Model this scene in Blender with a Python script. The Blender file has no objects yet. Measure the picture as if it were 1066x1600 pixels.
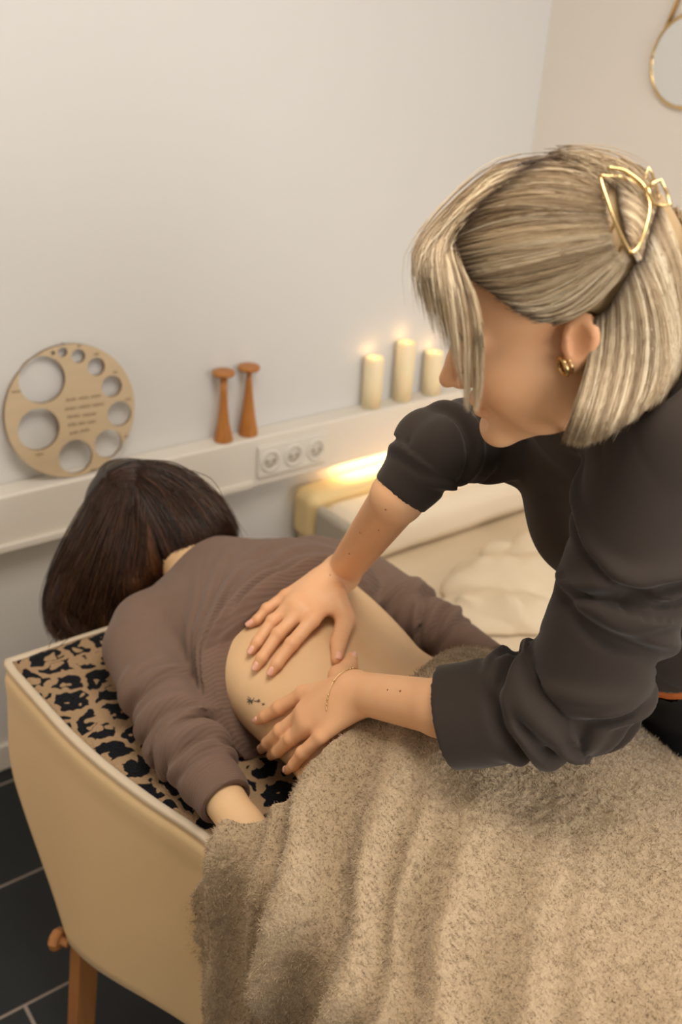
import bpy, math, random
import numpy as np
from mathutils import Matrix, Vector
SC = bpy.context.scene
COL = SC.collection
rng = np.random.default_rng(7)
random.seed(7)

# ------------------------------------------------------------------ camera
H = 1.75
FPX = 1556.0
_dn = np.array([337. - 533, 3780. - 800, FPX]); _dn /= np.linalg.norm(_dn)
_up = -_dn
_hz = np.array([0, 0, 1.]) - _up[2] * _up; _hz /= np.linalg.norm(_hz)
_rt = np.cross(_hz, _up); _rt = _rt if _rt[0] > 0 else -_rt
_az = math.radians(38.5)
def cam2world(d):
    """camera axes (right, down, forward) to world axes"""
    d = np.asarray(d, float)
    a, b, c = d @ _rt, d @ _hz, d @ _up
    ca, sa = math.cos(_az), math.sin(_az)
    return np.stack([a * ca + b * sa, -a * sa + b * ca, c], -1)
CAM = np.array([0, 0, H])
def ray(px, py):
    px = np.asarray(px, float); py = np.asarray(py, float)
    return cam2world(np.stack([(px - 533) / FPX, (py - 800) / FPX, np.ones_like(px)], -1))
def PZ(px, py, z):
    r = ray(px, py); return CAM + r * ((z - H) / r[2])
def PD(px, py, d):
    return CAM + ray(px, py) * np.asarray(d, float)[..., None]
cam_d = bpy.data.cameras.new('camera')
cam = bpy.data.objects.new('camera', cam_d); COL.objects.link(cam)
R_ = cam2world([1, 0, 0]); U_ = cam2world([0, -1, 0]); B_ = cam2world([0, 0, -1])
M = Matrix.Identity(4)
for i in range(3):
    M[i][0] = R_[i]; M[i][1] = U_[i]; M[i][2] = B_[i]; M[i][3] = CAM[i]
cam.matrix_world = M
cam_d.sensor_fit = 'VERTICAL'; cam_d.sensor_height = 36.0
cam_d.lens = 36.0 * FPX / 1600.0
cam_d.clip_start = 0.02
cam_d.dof.use_dof = True; cam_d.dof.focus_distance = 1.17; cam_d.dof.aperture_fstop = 3.6
SC.camera = cam

# ------------------------------------------------------------------ light
w = bpy.data.worlds.new('world'); SC.world = w; w.use_nodes = True
w.node_tree.nodes['Background'].inputs[0].default_value = (0.75, 0.85, 1, 1)
w.node_tree.nodes['Background'].inputs[1].default_value = 0.6
def area(name, loc, target, size, size_y, power, col):
    l = bpy.data.lights.new(name, 'AREA'); l.shape = 'RECTANGLE'; l.size = size; l.size_y = size_y
    l.energy = power; l.color = col
    o = bpy.data.objects.new(name, l); COL.objects.link(o); o.location = loc
    o.rotation_euler = (Vector(target) - Vector(loc)).to_track_quat('-Z', 'Y').to_euler()
    return o
area('window_daylight', (0.95, -2.2, 1.75), (0.95, 1.9, 1.35), 2.0, 1.3, 58, (1.0, 1.0, 0.98))
area('ceiling_lamp_light', (0.6, 0.5, 2.62), (0.6, 0.5, 0), 0.9, 0.9, 30, (1.0, 0.93, 0.83))
area('led_strip_light', (1.82, 1.925, 0.622), (1.82, 1.8, 0.2), 0.6, 0.02, 1.6, (1.0, 0.70, 0.36))
_l = bpy.data.lights.new('low_lamp_light', 'POINT'); _l.energy = 5.0; _l.color = (1.0, 0.70, 0.40); _l.shadow_soft_size = 0.10
_o = bpy.data.objects.new('low_lamp_light', _l); COL.objects.link(_o); _o.location = (-0.45, 1.25, 0.75)
vs = SC.view_settings
SC.display_settings.display_device = 'sRGB'
vs.view_transform = 'Standard'; vs.look = 'None'; vs.gamma = 1.0; vs.use_curve_mapping = False
vs.exposure = -0.10

# ------------------------------------------------------------------ helpers
def srgb(r, g, b):
    f = lambda c: (c / 255 / 12.92) if c / 255 <= 0.04045 else ((c / 255 + 0.055) / 1.055) ** 2.4
    return (f(r), f(g), f(b), 1)
class NT:
    def __init__(s, name):
        s.m = bpy.data.materials.new(name); s.m.use_nodes = True
        s.t = s.m.node_tree; s.b = s.t.nodes['Principled BSDF']
    def n(s, typ, **kw):
        x = s.t.nodes.new(typ)
        for k, v in kw.items():
            if k in x.inputs.keys(): x.inputs[k].default_value = v
            else: setattr(x, k, v)
        return x
    def l(s, a, b): s.t.links.new(a, b)
    def coords(s, kind='Object', scale=None):
        c = s.n('ShaderNodeTexCoord').outputs[kind]
        if scale is not None:
            mp = s.n('ShaderNodeMapping'); mp.inputs['Scale'].default_value = scale
            s.l(c, mp.inputs[0]); c = mp.outputs[0]
        return c
    def bump(s, h, strength, dist=0.002, prev=None):
        b = s.n('ShaderNodeBump'); b.inputs['Strength'].default_value = strength; b.inputs['Distance'].default_value = dist
        s.l(h, b.inputs['Height'])
        if prev is not None: s.l(prev, b.inputs['Normal'])
        s.l(b.outputs[0], s.b.inputs['Normal']); return b.outputs[0]
    def math(s, op, a, b=None, c=None):
        x = s.n('ShaderNodeMath', operation=op)
        for i, v in enumerate((a, b, c)):
            if v is None: continue
            if isinstance(v, (int, float)): x.inputs[i].default_value = v
            else: s.l(v, x.inputs[i])
        return x.outputs[0]
    def mix(s, fac, a, b, blend='MIX'):
        x = s.n('ShaderNodeMix', data_type='RGBA', blend_type=blend)
        for i, v in ((0, fac), (6, a), (7, b)):
            if isinstance(v, (int, float)): x.inputs[i].default_value = v
            elif isinstance(v, tuple): x.inputs[i].default_value = v
            else: s.l(v, x.inputs[i])
        return x.outputs[2]
    def smooth(s, v, lo, hi):
        x = s.n('ShaderNodeMapRange', interpolation_type='SMOOTHSTEP')
        s.l(v, x.inputs[0]); x.inputs[1].default_value = lo; x.inputs[2].default_value = hi
        return x.outputs[0]
def simple(name, col, rough=0.6, var=0.06, nscale=8, bump=0.0, bscale=200, metallic=0.0, spec=0.5, sheen=0.0, stretch=None):
    m = NT(name)
    c = m.coords('Object', stretch)
    n = m.n('ShaderNodeTexNoise', Scale=nscale, Detail=4.0)
    m.l(c, n.inputs['Vector'])
    d = tuple(max(0, x * (1 - var * 2)) for x in col[:3]) + (1,)
    e = tuple(x * (1 + var) for x in col[:3]) + (1,)
    m.l(m.mix(n.outputs[0], d, e), m.b.inputs['Base Color'])
    m.b.inputs['Roughness'].default_value = rough; m.b.inputs['Metallic'].default_value = metallic
    m.b.inputs['Specular IOR Level'].default_value = spec
    if sheen: m.b.inputs['Sheen Weight'].default_value = sheen
    if bump:
        n2 = m.n('ShaderNodeTexNoise', Scale=bscale, Detail=3.0); m.l(c, n2.inputs['Vector'])
        m.bump(n2.outputs[0], bump)
    return m.m
def mesh(name, V, F, mat, parent=None, smooth=True, col=None, loc=None, **props):
    me = bpy.data.meshes.new(name)
    V = np.asarray(V, np.float32).reshape(-1, 3)
    if isinstance(F, np.ndarray):
        k = F.shape[1]
        me.vertices.add(len(V)); me.vertices.foreach_set('co', V.ravel())
        me.loops.add(F.size); me.loops.foreach_set('vertex_index', F.astype(np.int32).ravel())
        me.polygons.add(len(F)); me.polygons.foreach_set('loop_start', np.arange(0, F.size, k, dtype=np.int32))
        try: me.polygons.foreach_set('loop_total', np.full(len(F), k, np.int32))
        except Exception: pass
        me.update(calc_edges=True); me.validate()
    else:
        me.from_pydata([tuple(v) for v in V], [], F); me.update()
    if smooth: me.polygons.foreach_set('use_smooth', np.ones(len(me.polygons), bool))
    if col is not None:
        a = me.color_attributes.new('Col', 'FLOAT_COLOR', 'POINT')
        c = np.ones((len(V), 4), np.float32); c[:, :3] = col; a.data.foreach_set('color', c.ravel())
    if mat: me.materials.append(mat)
    o = bpy.data.objects.new(name, me); COL.objects.link(o)
    if parent is not None: o.parent = parent; o.matrix_parent_inverse = Matrix.Translation(-Vector(parent.location)) if parent.location.length else Matrix.Identity(4)
    for k, v in props.items(): o[k] = v
    return o
def thing(name, loc, label, category, group=None):
    o = bpy.data.objects.new(name, None); COL.objects.link(o); o.location = loc; o.empty_display_size = 0.05
    o['label'] = label; o['category'] = category
    if group: o['group'] = group
    return o
def box(x0, x1, y0, y1, z0, z1):
    V = [(x, y, z) for z in (z0, z1) for y in (y0, y1) for x in (x0, x1)]
    F = [(0, 2, 3, 1), (4, 5, 7, 6), (0, 1, 5, 4), (1, 3, 7, 5), (3, 2, 6, 7), (2, 0, 4, 6)]
    return V, F
def bevel(o, w, seg=3):
    b = o.modifiers.new('bevel', 'BEVEL'); b.width = w; b.segments = seg; b.limit_method = 'ANGLE'; return o
def lathe(prof, c, n=40, axis=None):
    """prof: list of (r, z)"""
    V, F = [], []
    for r, z in prof:
        for i in range(n):
            a = 2 * math.pi * i / n; V.append((r * math.cos(a), r * math.sin(a), z))
    m = len(prof)
    for j in range(m - 1):
        for i in range(n):
            F.append((j * n + i, j * n + (i + 1) % n, (j + 1) * n + (i + 1) % n, (j + 1) * n + i))
    F.append(tuple(range(n))[::-1]); F.append(tuple(range((m - 1) * n, m * n)))
    V = np.array(V)
    if axis is not None:
        q = Vector((0, 0, 1)).rotation_difference(Vector(axis)).to_matrix(); V = V @ np.array(q).T
    return V + np.array(c), F
def tube(paths, radius, sides=8):
    """list of polylines -> one swept mesh"""
    V, F = [], []
    for p in paths:
        p = np.asarray(p, float); n = len(p); b = len(V)
        T = np.gradient(p, axis=0); T /= np.linalg.norm(T, axis=1)[:, None] + 1e-12
        ref = np.array([0.31, 0.2, 0.93]); 
        if abs(T[0] @ ref) > 0.9: ref = np.array([0.9, 0.3, 0.1])
        for i in range(n):
            ref = ref - (ref @ T[i]) * T[i]; ref /= np.linalg.norm(ref); w_ = np.cross(T[i], ref)
            r = radius[i] if hasattr(radius, '__len__') else radius
            for k in range(sides):
                a = 2 * math.pi * k / sides; V.append(p[i] + r * (math.cos(a) * ref + math.sin(a) * w_))
        for i in range(n - 1):
            for k in range(sides):
                F.append((b + i * sides + k, b + i * sides + (k + 1) % sides, b + (i + 1) * sides + (k + 1) % sides, b + (i + 1) * sides + k))
        F.append(tuple(range(b, b + sides))[::-1]); F.append(tuple(range(b + (n - 1) * sides, b + n * sides)))
    return V, F
def spline(pts, n):
    """Catmull-Rom through pts"""
    p = np.asarray(pts, float); p = np.vstack([2 * p[0] - p[1], p, 2 * p[-1] - p[-2]])
    t = np.linspace(0, len(pts) - 1 - 1e-9, n); i = t.astype(int); f = (t - i)[:, None]
    a, b, c, d = p[i], p[i + 1], p[i + 2], p[i + 3]
    return 0.5 * (2 * b + (c - a) * f + (2 * a - 5 * b + 4 * c - d) * f ** 2 + (3 * b - a - 3 * c + d) * f ** 3)

# ---- implicit surfaces: smooth unions of tapered limbs and ellipsoids, meshed by surface nets
def nrm(v): v = np.asarray(v, float); return v / np.linalg.norm(v)
def smin(a, b, k):
    h = np.maximum(k - np.abs(a - b), 0) / k; return np.minimum(a, b) - h * h * k * 0.25
def smax(a, b, k): return -smin(-a, -b, k)
def cone(P, a, b, ra, rb):
    a = np.asarray(a, np.float32); d = np.asarray(b, np.float32) - a; q = P - a
    t = np.clip(q @ d / (d @ d), 0, 1); return np.linalg.norm(q - t[:, None] * d, axis=1) - (ra + t * (rb - ra))
def chain(P, pts, rad, k=0.01):
    r = None
    for i in range(len(pts) - 1):
        c = cone(P, pts[i], pts[i + 1], rad[i], rad[i + 1]); r = c if r is None else smin(r, c, k)
    return r
def ell(P, c, r, R=None):
    q = P - np.asarray(c, np.float32)
    if R is not None: q = q @ np.asarray(R, np.float32)       # columns of R = local axes
    r = np.asarray(r, np.float32); k0 = np.linalg.norm(q / r, axis=1) + 1e-9; k1 = np.linalg.norm(q / (r * r), axis=1) + 1e-9
    return k0 * (k0 - 1) / k1
def limb(P, pts, rad, ref=(0, 0, 1)):
    """distance to a bent tapered limb, with arc length s and angle phi round its axis"""
    pts = np.asarray(pts, np.float32); best = np.full(len(P), 9, np.float32); S = np.zeros(len(P), np.float32); Q = np.zeros((len(P), 3), np.float32); T = np.zeros((len(P), 3), np.float32)
    s0 = 0.0
    for i in range(len(pts) - 1):
        a = pts[i]; d = pts[i + 1] - a; L = np.linalg.norm(d); q = P - a
        t = np.clip(q @ d / (d @ d), 0, 1); v = q - t[:, None] * d
        f = np.linalg.norm(v, axis=1) - (rad[i] + t * (rad[i + 1] - rad[i]))
        m = f < best; best = np.where(m, f, best); S = np.where(m, s0 + t * L, S); Q[m] = v[m]; T[m] = d / L
        s0 += L
    ref = np.asarray(ref, np.float32); u = ref - (T @ ref)[:, None] * T; u /= np.linalg.norm(u, axis=1)[:, None] + 1e-9; w_ = np.cross(T, u)
    return best, S, np.arctan2((Q * w_).sum(1), (Q * u).sum(1))
def surfnet(f, lo, hi, h, B=6):
    lo = np.asarray(lo, np.float32); hi = np.asarray(hi, np.float32)
    nb = np.ceil((hi - lo) / (h * B)).astype(int); n = nb * B
    g = [lo[i] + h * B * (np.arange(nb[i]) + 0.5) for i in range(3)]
    C = np.stack(np.meshgrid(*g, indexing='ij'), -1).reshape(-1, 3).astype(np.float32)
    fc = np.concatenate([f(C[i:i + 400000]) for i in range(0, len(C), 400000)]).reshape(nb)
    act = np.abs(fc) < h * B * 1.35
    val = np.repeat(np.repeat(np.repeat(np.where(fc > 0, 1, -1).astype(np.float32), B, 0), B, 1), B, 2)
    am = np.repeat(np.repeat(np.repeat(act, B, 0), B, 1), B, 2)
    idx = np.argwhere(am); X = (lo + h * idx).astype(np.float32)
    fv = np.concatenate([f(X[i:i + 400000]) for i in range(0, len(X), 400000)]) if len(X) else np.zeros(0)
    val[am] = fv
    s = val < 0
    c = s[:-1, :-1, :-1].astype(np.int8)
    tot = np.zeros(np.array(n) - 1, np.int8)
    for dx in (0, 1):
        for dy in (0, 1):
            for dz in (0, 1): tot += s[dx:n[0] - 1 + dx, dy:n[1] - 1 + dy, dz:n[2] - 1 + dz]
    cell = (tot > 0) & (tot < 8); ci = np.argwhere(cell)
    vid = np.full(cell.shape, -1, np.int32); vid[cell] = np.arange(len(ci))
    acc = np.zeros((len(ci), 3)); cnt = np.zeros(len(ci))
    cor = [(a, b, c) for a in (0, 1) for b in (0, 1) for c in (0, 1)]
    for a in cor:
        for ax in range(3):
            if a[ax]: continue
            b = list(a); b[ax] = 1
            va = val[ci[:, 0] + a[0], ci[:, 1] + a[1], ci[:, 2] + a[2]]; vb = val[ci[:, 0] + b[0], ci[:, 1] + b[1], ci[:, 2] + b[2]]
            m = (va < 0) != (vb < 0); t = np.where(m, va / (va - vb + 1e-12), 0)
            p = np.tile(np.array(a, float), (len(ci), 1)); p[:, ax] += t
            acc[m] += p[m]; cnt[m] += 1
    V = lo + h * (ci + acc / np.maximum(cnt, 1)[:, None])
    Q = []
    for ax in range(3):
        o1, o2 = [(1, 2), (2, 0), (0, 1)][ax]
        sl0 = [slice(1, -1)] * 3; sl1 = [slice(1, -1)] * 3; sl0[ax] = slice(0, -1); sl1[ax] = slice(1, None)
        a, b = s[tuple(sl0)], s[tuple(sl1)]
        e = np.argwhere(a != b)
        if not len(e): continue
        sg = a[e[:, 0], e[:, 1], e[:, 2]]
        base = e + 1; base[:, ax] -= 1
        def v_(d1, d2):
            q = base.copy(); q[:, o1] -= d1; q[:, o2] -= d2; return vid[q[:, 0], q[:, 1], q[:, 2]]
        q = np.stack([v_(1, 1), v_(0, 1), v_(0, 0), v_(1, 0)], 1)
        q[~sg] = q[~sg][:, ::-1]; Q.append(q)
    Q = np.concatenate(Q); Q = Q[(Q >= 0).all(1)]
    return V, Q
def trace(f, px, py, off=0.0, d0=0.4, steps=60):
    """first point along the line of sight where f = off (or the nearest approach)"""
    r = ray(px, py); L = np.linalg.norm(r, axis=-1, keepdims=True); r = r / L
    t = np.full(len(r), d0); bt = t.copy(); bf = np.full(len(r), 9.0)
    for _ in range(steps):
        d = f((CAM + r * t[:, None]).astype(np.float32)) - off
        m = np.abs(d) < bf; bf = np.where(m, np.abs(d), bf); bt = np.where(m, t, bt)
        t = t + np.clip(d, -0.05, 0.2) * 0.8
    return CAM + r * bt[:, None]
def _hash(i):
    i = i.astype(np.int64); h_ = (i[:, 0] * 73856093) ^ (i[:, 1] * 19349663) ^ (i[:, 2] * 83492791)
    h_ = (h_ ^ (h_ >> 13)) * 1274126177; h_ = h_ ^ (h_ >> 16); return (h_ & 0xffff) / 65535.0
def vnoise(P, fr):
    P = np.asarray(P, float) * fr; i = np.floor(P).astype(int); f = P - i; f = f * f * (3 - 2 * f); r = 0
    for a in (0, 1):
        for b in (0, 1):
            for c in (0, 1):
                wt = (f[:, 0] if a else 1 - f[:, 0]) * (f[:, 1] if b else 1 - f[:, 1]) * (f[:, 2] if c else 1 - f[:, 2])
                r = r + wt * _hash(i + np.array([a, b, c]))
    return r
def sstep(x, a, b): t = np.clip((x - a) / (b - a), 0, 1); return t * t * (3 - 2 * t)

# ------------------------------------------------------------------ materials
M_wall = simple('wall_paint', srgb(216, 213, 209), 0.7, 0.012, 3, 0.04, 300)
M_wall2 = simple('wall_paint_right', srgb(232, 224, 214), 0.7, 0.012, 3, 0.04, 300)
M_trunk = simple('trunking_plastic', srgb(226, 218, 206), 0.45, 0.01, 3)
M_ceil = simple('ceiling_paint', srgb(228, 225, 220), 0.8, 0.01, 3)
M_tile = simple('slate_tile', srgb(25, 31, 34), 0.5, 0.2, 7, 0.25, 40)
M_grout = simple('grout', srgb(165, 152, 142), 0.9, 0.1, 60)
M_wood = simple('turned_wood', srgb(188, 120, 52), 0.4, 0.25, 14, 0, stretch=(6, 6, 0.6))
M_legwood = simple('beech_wood', srgb(176, 118, 66), 0.45, 0.15, 10, 0, stretch=(9, 9, 0.7))
M_ply = simple('birch_ply', srgb(202, 178, 144), 0.55, 0.06, 6, 0, stretch=(1, 8, 8))
M_plyedge = simple('dark_ply_edge', srgb(110, 80, 50), 0.7, 0.1, 20)  # board rim and hole walls, a darker brown than the face
M_ink = simple('engraved_ink', srgb(120, 98, 74), 0.8, 0.1, 20)
M_plastic = simple('socket_plastic', srgb(225, 219, 208), 0.35, 0.01, 3)
M_dark = simple('dark_slot', srgb(60, 55, 50), 0.6, 0.02, 3)
M_hole = simple('contact_hole', srgb(120, 112, 102), 0.6, 0.02, 3)
M_brass = simple('gold_metal', srgb(220, 188, 132), 0.25, 0.03, 20, metallic=1.0)
M_cover = simple('fitted_cover', srgb(220, 188, 140), 0.55, 0.03, 5, 0.05, 500, sheen=0.1)
M_hem = simple('towel_hem', srgb(205, 186, 160), 0.8, 0.05, 40, 0.2, 600)
M_bolster = simple('bolster_cotton', srgb(232, 215, 190), 0.8, 0.03, 6, 0.1, 300)
M_bolsterend = simple('bolster_end_grey', srgb(178, 168, 152), 0.8, 0.03, 6, 0.1, 300)
M_backrest = simple('backrest_fabric', srgb(232, 205, 150), 0.8, 0.04, 6, 0.1, 300)
M_sheet = simple('sheet_cotton', srgb(218, 199, 170), 0.85, 0.03, 5, 0.1, 200)
M_mirror = simple('mirror_glass', srgb(235, 235, 232), 0.03, 0.0, 3, metallic=1.0)
M_trouser = simple('black_trousers', srgb(14, 15, 18), 0.85, 0.2, 30, 0.1, 400)
M_orange = simple('orange_waistband', srgb(176, 92, 34), 0.7, 0.05, 30)
M_nail = simple('nail_polish', srgb(236, 178, 152), 0.12, 0.02, 30)
M_tattoo = simple('tattoo_ink', srgb(84, 78, 68), 0.6, 0.05, 30)
M_mole = simple('mole', srgb(150, 98, 64), 0.6, 0.05, 30)
def fabric(name, col, rough=0.85, wave=None, wscale=400, var=0.08, bump=0.3, sheen=0.15):
    m = NT(name); c = m.coords('Object')
    n = m.n('ShaderNodeTexNoise', Scale=25.0, Detail=5.0); m.l(c, n.inputs['Vector'])
    d = tuple(x * (1 - 2 * var) for x in col[:3]) + (1,); e = tuple(x * (1 + var) for x in col[:3]) + (1,)
    m.l(m.mix(n.outputs[0], d, e), m.b.inputs['Base Color'])
    m.b.inputs['Roughness'].default_value = rough; m.b.inputs['Sheen Weight'].default_value = sheen
    m.b.inputs['Specular IOR Level'].default_value = 0.25
    if wave:
        wv = m.n('ShaderNodeTexWave', bands_direction=wave); wv.inputs['Scale'].default_value = wscale; wv.inputs['Distortion'].default_value = 0.4
        m.l(c, wv.inputs['Vector']); m.bump(wv.outputs['Fac'], bump, 0.0012)
    else:
        n2 = m.n('ShaderNodeTexNoise', Scale=700.0); m.l(c, n2.inputs['Vector']); m.bump(n2.outputs[0], bump * 0.5, 0.001)
    return m.m
M_mauve = fabric('mauve_ribbed_jersey', srgb(116, 92, 78), 0.9, 'Y', 75, 0.05, 0.4, 0.1)
M_black = fabric('charcoal_jersey', srgb(52, 42, 35), 0.8, None, 0, 0.08, 0.2, 0.12)
def skin(name, col):
    m = NT(name); c = m.coords('Object')
    n = m.n('ShaderNodeTexNoise', Scale=9.0, Detail=6.0); m.l(c, n.inputs['Vector'])
    a = m.n('ShaderNodeVertexColor', layer_name='Col')
    d = (col[0] * 0.93, col[1] * 0.86, col[2] * 0.8, 1); e = tuple(min(1, x * 1.05) for x in col[:3]) + (1,)
    m.l(m.mix(1.0, m.mix(n.outputs[0], d, e), a.outputs[0], 'MULTIPLY'), m.b.inputs['Base Color'])
    m.b.inputs['Roughness'].default_value = 0.5; m.b.inputs['Specular IOR Level'].default_value = 0.35
    m.b.inputs['Subsurface Weight'].default_value = 0.12; m.b.inputs['Subsurface Radius'].default_value = (1, 0.35, 0.2); m.b.inputs['Subsurface Scale'].default_value = 0.008
    n2 = m.n('ShaderNodeTexVoronoi', Scale=900.0); m.l(c, n2.inputs['Vector']); m.bump(n2.outputs[0], 0.08, 0.0006)
    return m.m
M_skin = skin('skin_warm', srgb(228, 178, 134))
M_skin2 = skin('skin_pale', srgb(226, 190, 146))
def hair_mat(name, rough, spec=0.5):
    m = NT(name); a = m.n('ShaderNodeVertexColor', layer_name='Col'); m.l(a.outputs[0], m.b.inputs['Base Color'])
    m.b.inputs['Roughness'].default_value = rough; m.b.inputs['Specular IOR Level'].default_value = spec
    return m.m
M_hair = hair_mat('blonde_hair', 0.42, 0.45); M_hair2 = hair_mat('brown_hair', 0.38, 0.4)

# ------------------------------------------------------------------ setting
X0, X1, Y0, Y1, ZC = -1.7, 2.137, -2.35, 1.96, 2.7
S = dict(kind='structure')
fl = mesh('floor', *box(X0, X1, Y0, Y1, -0.06, -0.0015), M_grout, smooth=False, **S)
tm = None; k = 0
ys = np.arange(1.305 - 0.3 * 13, Y1, 0.3); 
for j, y in enumerate(ys):
    for x in np.arange(0.345 - 0.6 * 4 + (0.3 if j % 2 == 1 else 0), X1, 0.6):
        xa, xb, ya, yb = max(x, X0) + 0.0035, min(x + 0.6, X1) - 0.0035, max(y, Y0) + 0.0035, min(y + 0.3, Y1) - 0.0035
        if xb - xa < 0.03 or yb - ya < 0.03: continue
        full = abs(xb - xa - 0.593) < 1e-3 and abs(yb - ya - 0.293) < 1e-3
        if full and tm is not None:
            o = bpy.data.objects.new('tile', tm); COL.objects.link(o); o.parent = fl
        else:
            lx, ly = (xb - xa) / 2, (yb - ya) / 2
            o = mesh('tile', *box(-lx, lx, -ly, ly, -0.02, 0), M_tile, fl, smooth=False)
            if full: tm = o.data
        o.location = ((xa + xb) / 2, (ya + yb) / 2, 0)
mesh('wall_back', *box(X0 - 0.1, X1 + 0.1, Y1, Y1 + 0.1, 0, ZC), M_wall, smooth=False, **S)
mesh('wall_right', *box(X1, X1 + 0.1, Y0, Y1, 0, ZC), M_wall2, smooth=False, **S)
mesh('wall_left', *box(X0 - 0.1, X0, Y0, Y1, 0, ZC), M_wall, smooth=False, **S)
wx0, wx1, wz0, wz1 = -0.1, 2.0, 1.05, 2.45
V = []; F = []
for b in (box(X0, wx0, Y0 - 0.1, Y0, 0, ZC), box(wx1, X1, Y0 - 0.1, Y0, 0, ZC), box(wx0, wx1, Y0 - 0.1, Y0, 0, wz0), box(wx0, wx1, Y0 - 0.1, Y0, wz1, ZC)):
    F += [tuple(i + len(V) for i in f) for f in b[1]]; V += b[0]
mesh('wall_front', V, F, M_wall, smooth=False, **S)
V = []; F = []
for b in (box(wx0, wx1, Y0 - 0.08, Y0 - 0.02, wz0, wz0 + 0.05), box(wx0, wx1, Y0 - 0.08, Y0 - 0.02, wz1 - 0.05, wz1), box(wx0, wx0 + 0.05, Y0 - 0.08, Y0 - 0.02, wz0, wz1), box(wx1 - 0.05, wx1, Y0 - 0.08, Y0 - 0.02, wz0, wz1), box(0.93, 0.98, Y0 - 0.08, Y0 - 0.02, wz0, wz1)):
    F += [tuple(i + len(V) for i in f) for f in b[1]]; V += b[0]
mesh('window_1', V, F, M_trunk, smooth=False, **S)
mesh('ceiling', *box(X0, X1, Y0, Y1, ZC, ZC + 0.1), M_ceil, smooth=False, **S)
bevel(mesh('baseboard_back', *box(X0, X1, Y1 - 0.012, Y1, 0, 0.075), M_trunk, smooth=False, **S), 0.004)
# cable trunking along the back wall, with its cover lip
tr = bevel(mesh('trim_1', *box(X0, X1, 1.900, Y1, 0.630, 0.765), M_trunk, smooth=False, **S), 0.006)
bevel(mesh('cover_lip', *box(X0, 1.22, 1.892, 1.9, 0.634, 0.652), M_trunk, tr, smooth=False), 0.003)

# wall socket strip: plate with three recessed sockets
so = thing('socket_strip', (1.36, 1.89, 0.70), 'white triple wall socket strip on the cable ledge below the wooden horns', 'socket')
sx0, sx1, sz0, sz1 = 1.232, 1.441, 0.659, 0.742
bevel(mesh('plate', *box(sx0, sx1, 1.889, 1.8995, sz0, sz1), M_plastic, so, smooth=False), 0.003)
for i in range(3):
    cx = sx0 + 0.034 + i * 0.0705; cz = (sz0 + sz1) / 2
    v, f = lathe([(0.029, 0.0), (0.029, 0.003), (0.026, 0.0035), (0.0215, 0.003), (0.0205, -0.001)], (cx, 1.8885, cz), 32, (0, -1, 0))
    sk = mesh('socket', v, f[:-2], M_plastic, so)
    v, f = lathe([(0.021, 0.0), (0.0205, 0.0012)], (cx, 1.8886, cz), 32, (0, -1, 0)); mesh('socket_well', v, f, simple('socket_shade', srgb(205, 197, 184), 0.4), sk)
    for s in (-1, 1):
        v, f = lathe([(0.0035, 0), (0.0035, 0.0018)], (cx + s * 0.0095, 1.8886, cz), 12, (0, -1, 0)); mesh('contact_hole', v, f, M_hole, sk)

# pair of turned wooden horns
def horn(x, y, label, flip, h=0.178):
    t = thing('wooden_horn', (x, y, 0.765), label, 'stethoscope', 'wooden listening horns on the ledge')
    if flip: pr = [(0.0235, 0), (0.0245, 0.003), (0.0235, 0.012), (0.017, 0.05), (0.0115, 0.095), (0.0075, 0.14), (0.0055, 0.168)]
    else: pr = [(0.0225, 0), (0.0235, 0.003), (0.022, 0.012), (0.0145, 0.045), (0.0105, 0.085), (0.0088, 0.125), (0.0085, 0.168)]
    v, f = lathe(pr, (x, y, 0.765)); mesh('flared_body', v, f, M_wood, t)
    v, f = lathe([(0.006, 0.166), (0.024, 0.168), (0.0265, 0.171), (0.0268, 0.175), (0.025, 0.178), (0.014, 0.1765), (0.005, 0.176)], (x, y, 0.765)); mesh('ear_plate', v, f, M_wood, t)
horn(1.153, 1.928, 'turned wooden listening horn with slimmer base, nearer the round wooden board', False)
horn(1.226, 1.932, 'turned wooden listening horn with wider cone, nearer the socket strip and candles', True, 0.178)

# pillar candles
M_wax = NT('candle_wax'); M_wax.b.inputs['Base Color'].default_value = srgb(242, 226, 190); M_wax.b.inputs['Roughness'].default_value = 0.5
M_wax.b.inputs['Subsurface Weight'].default_value = 0.5; M_wax.b.inputs['Subsurface Radius'].default_value = (1, 0.6, 0.3); M_wax.b.inputs['Subsurface Scale'].default_value = 0.015
n_ = M_wax.n('ShaderNodeTexNoise', Scale=12.0); M_wax.l(M_wax.coords(), n_.inputs['Vector']); M_wax.bump(n_.outputs[0], 0.1); M_wax = M_wax.m
M_flame = NT('candle_flame'); M_flame.b.inputs['Emission Color'].default_value = (1, 0.55, 0.2, 1); M_flame.b.inputs['Emission Strength'].default_value = 0.8; M_flame = M_flame.m
def candle(x, y, h, label):
    t = thing('pillar_candle', (x, y, 0.765), label, 'candle', 'cream pillar candles on the ledge'); r = 0.0265
    v, f = lathe([(r, 0), (r, h * 0.5), (r, h - 0.006), (r - 0.003, h), (r - 0.008, h - 0.004), (0.012, h - 0.012), (0.003, h - 0.014)], (x, y, 0.765)); mesh('wax', v, f, M_wax, t)
    v, f = lathe([(0.0012, h - 0.016), (0.0012, h - 0.008)], (x, y, 0.765), 8); mesh('wick', v, f, M_dark, t)
    v, f = lathe([(0.0008, h - 0.009), (0.0022, h - 0.005), (0.002, h - 0.002), (0.0004, h + 0.004)], (x, y, 0.765), 12); mesh('flame', v, f, M_flame, t)
    l = bpy.data.lights.new('candle_light', 'POINT'); l.energy = 0.03; l.color = (1, 0.6, 0.25); l.shadow_soft_size = 0.004
    o = bpy.data.objects.new('candle_light', l); COL.objects.link(o); o.location = (x, y - 0.0, 0.765 + h + 0.012)
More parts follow.
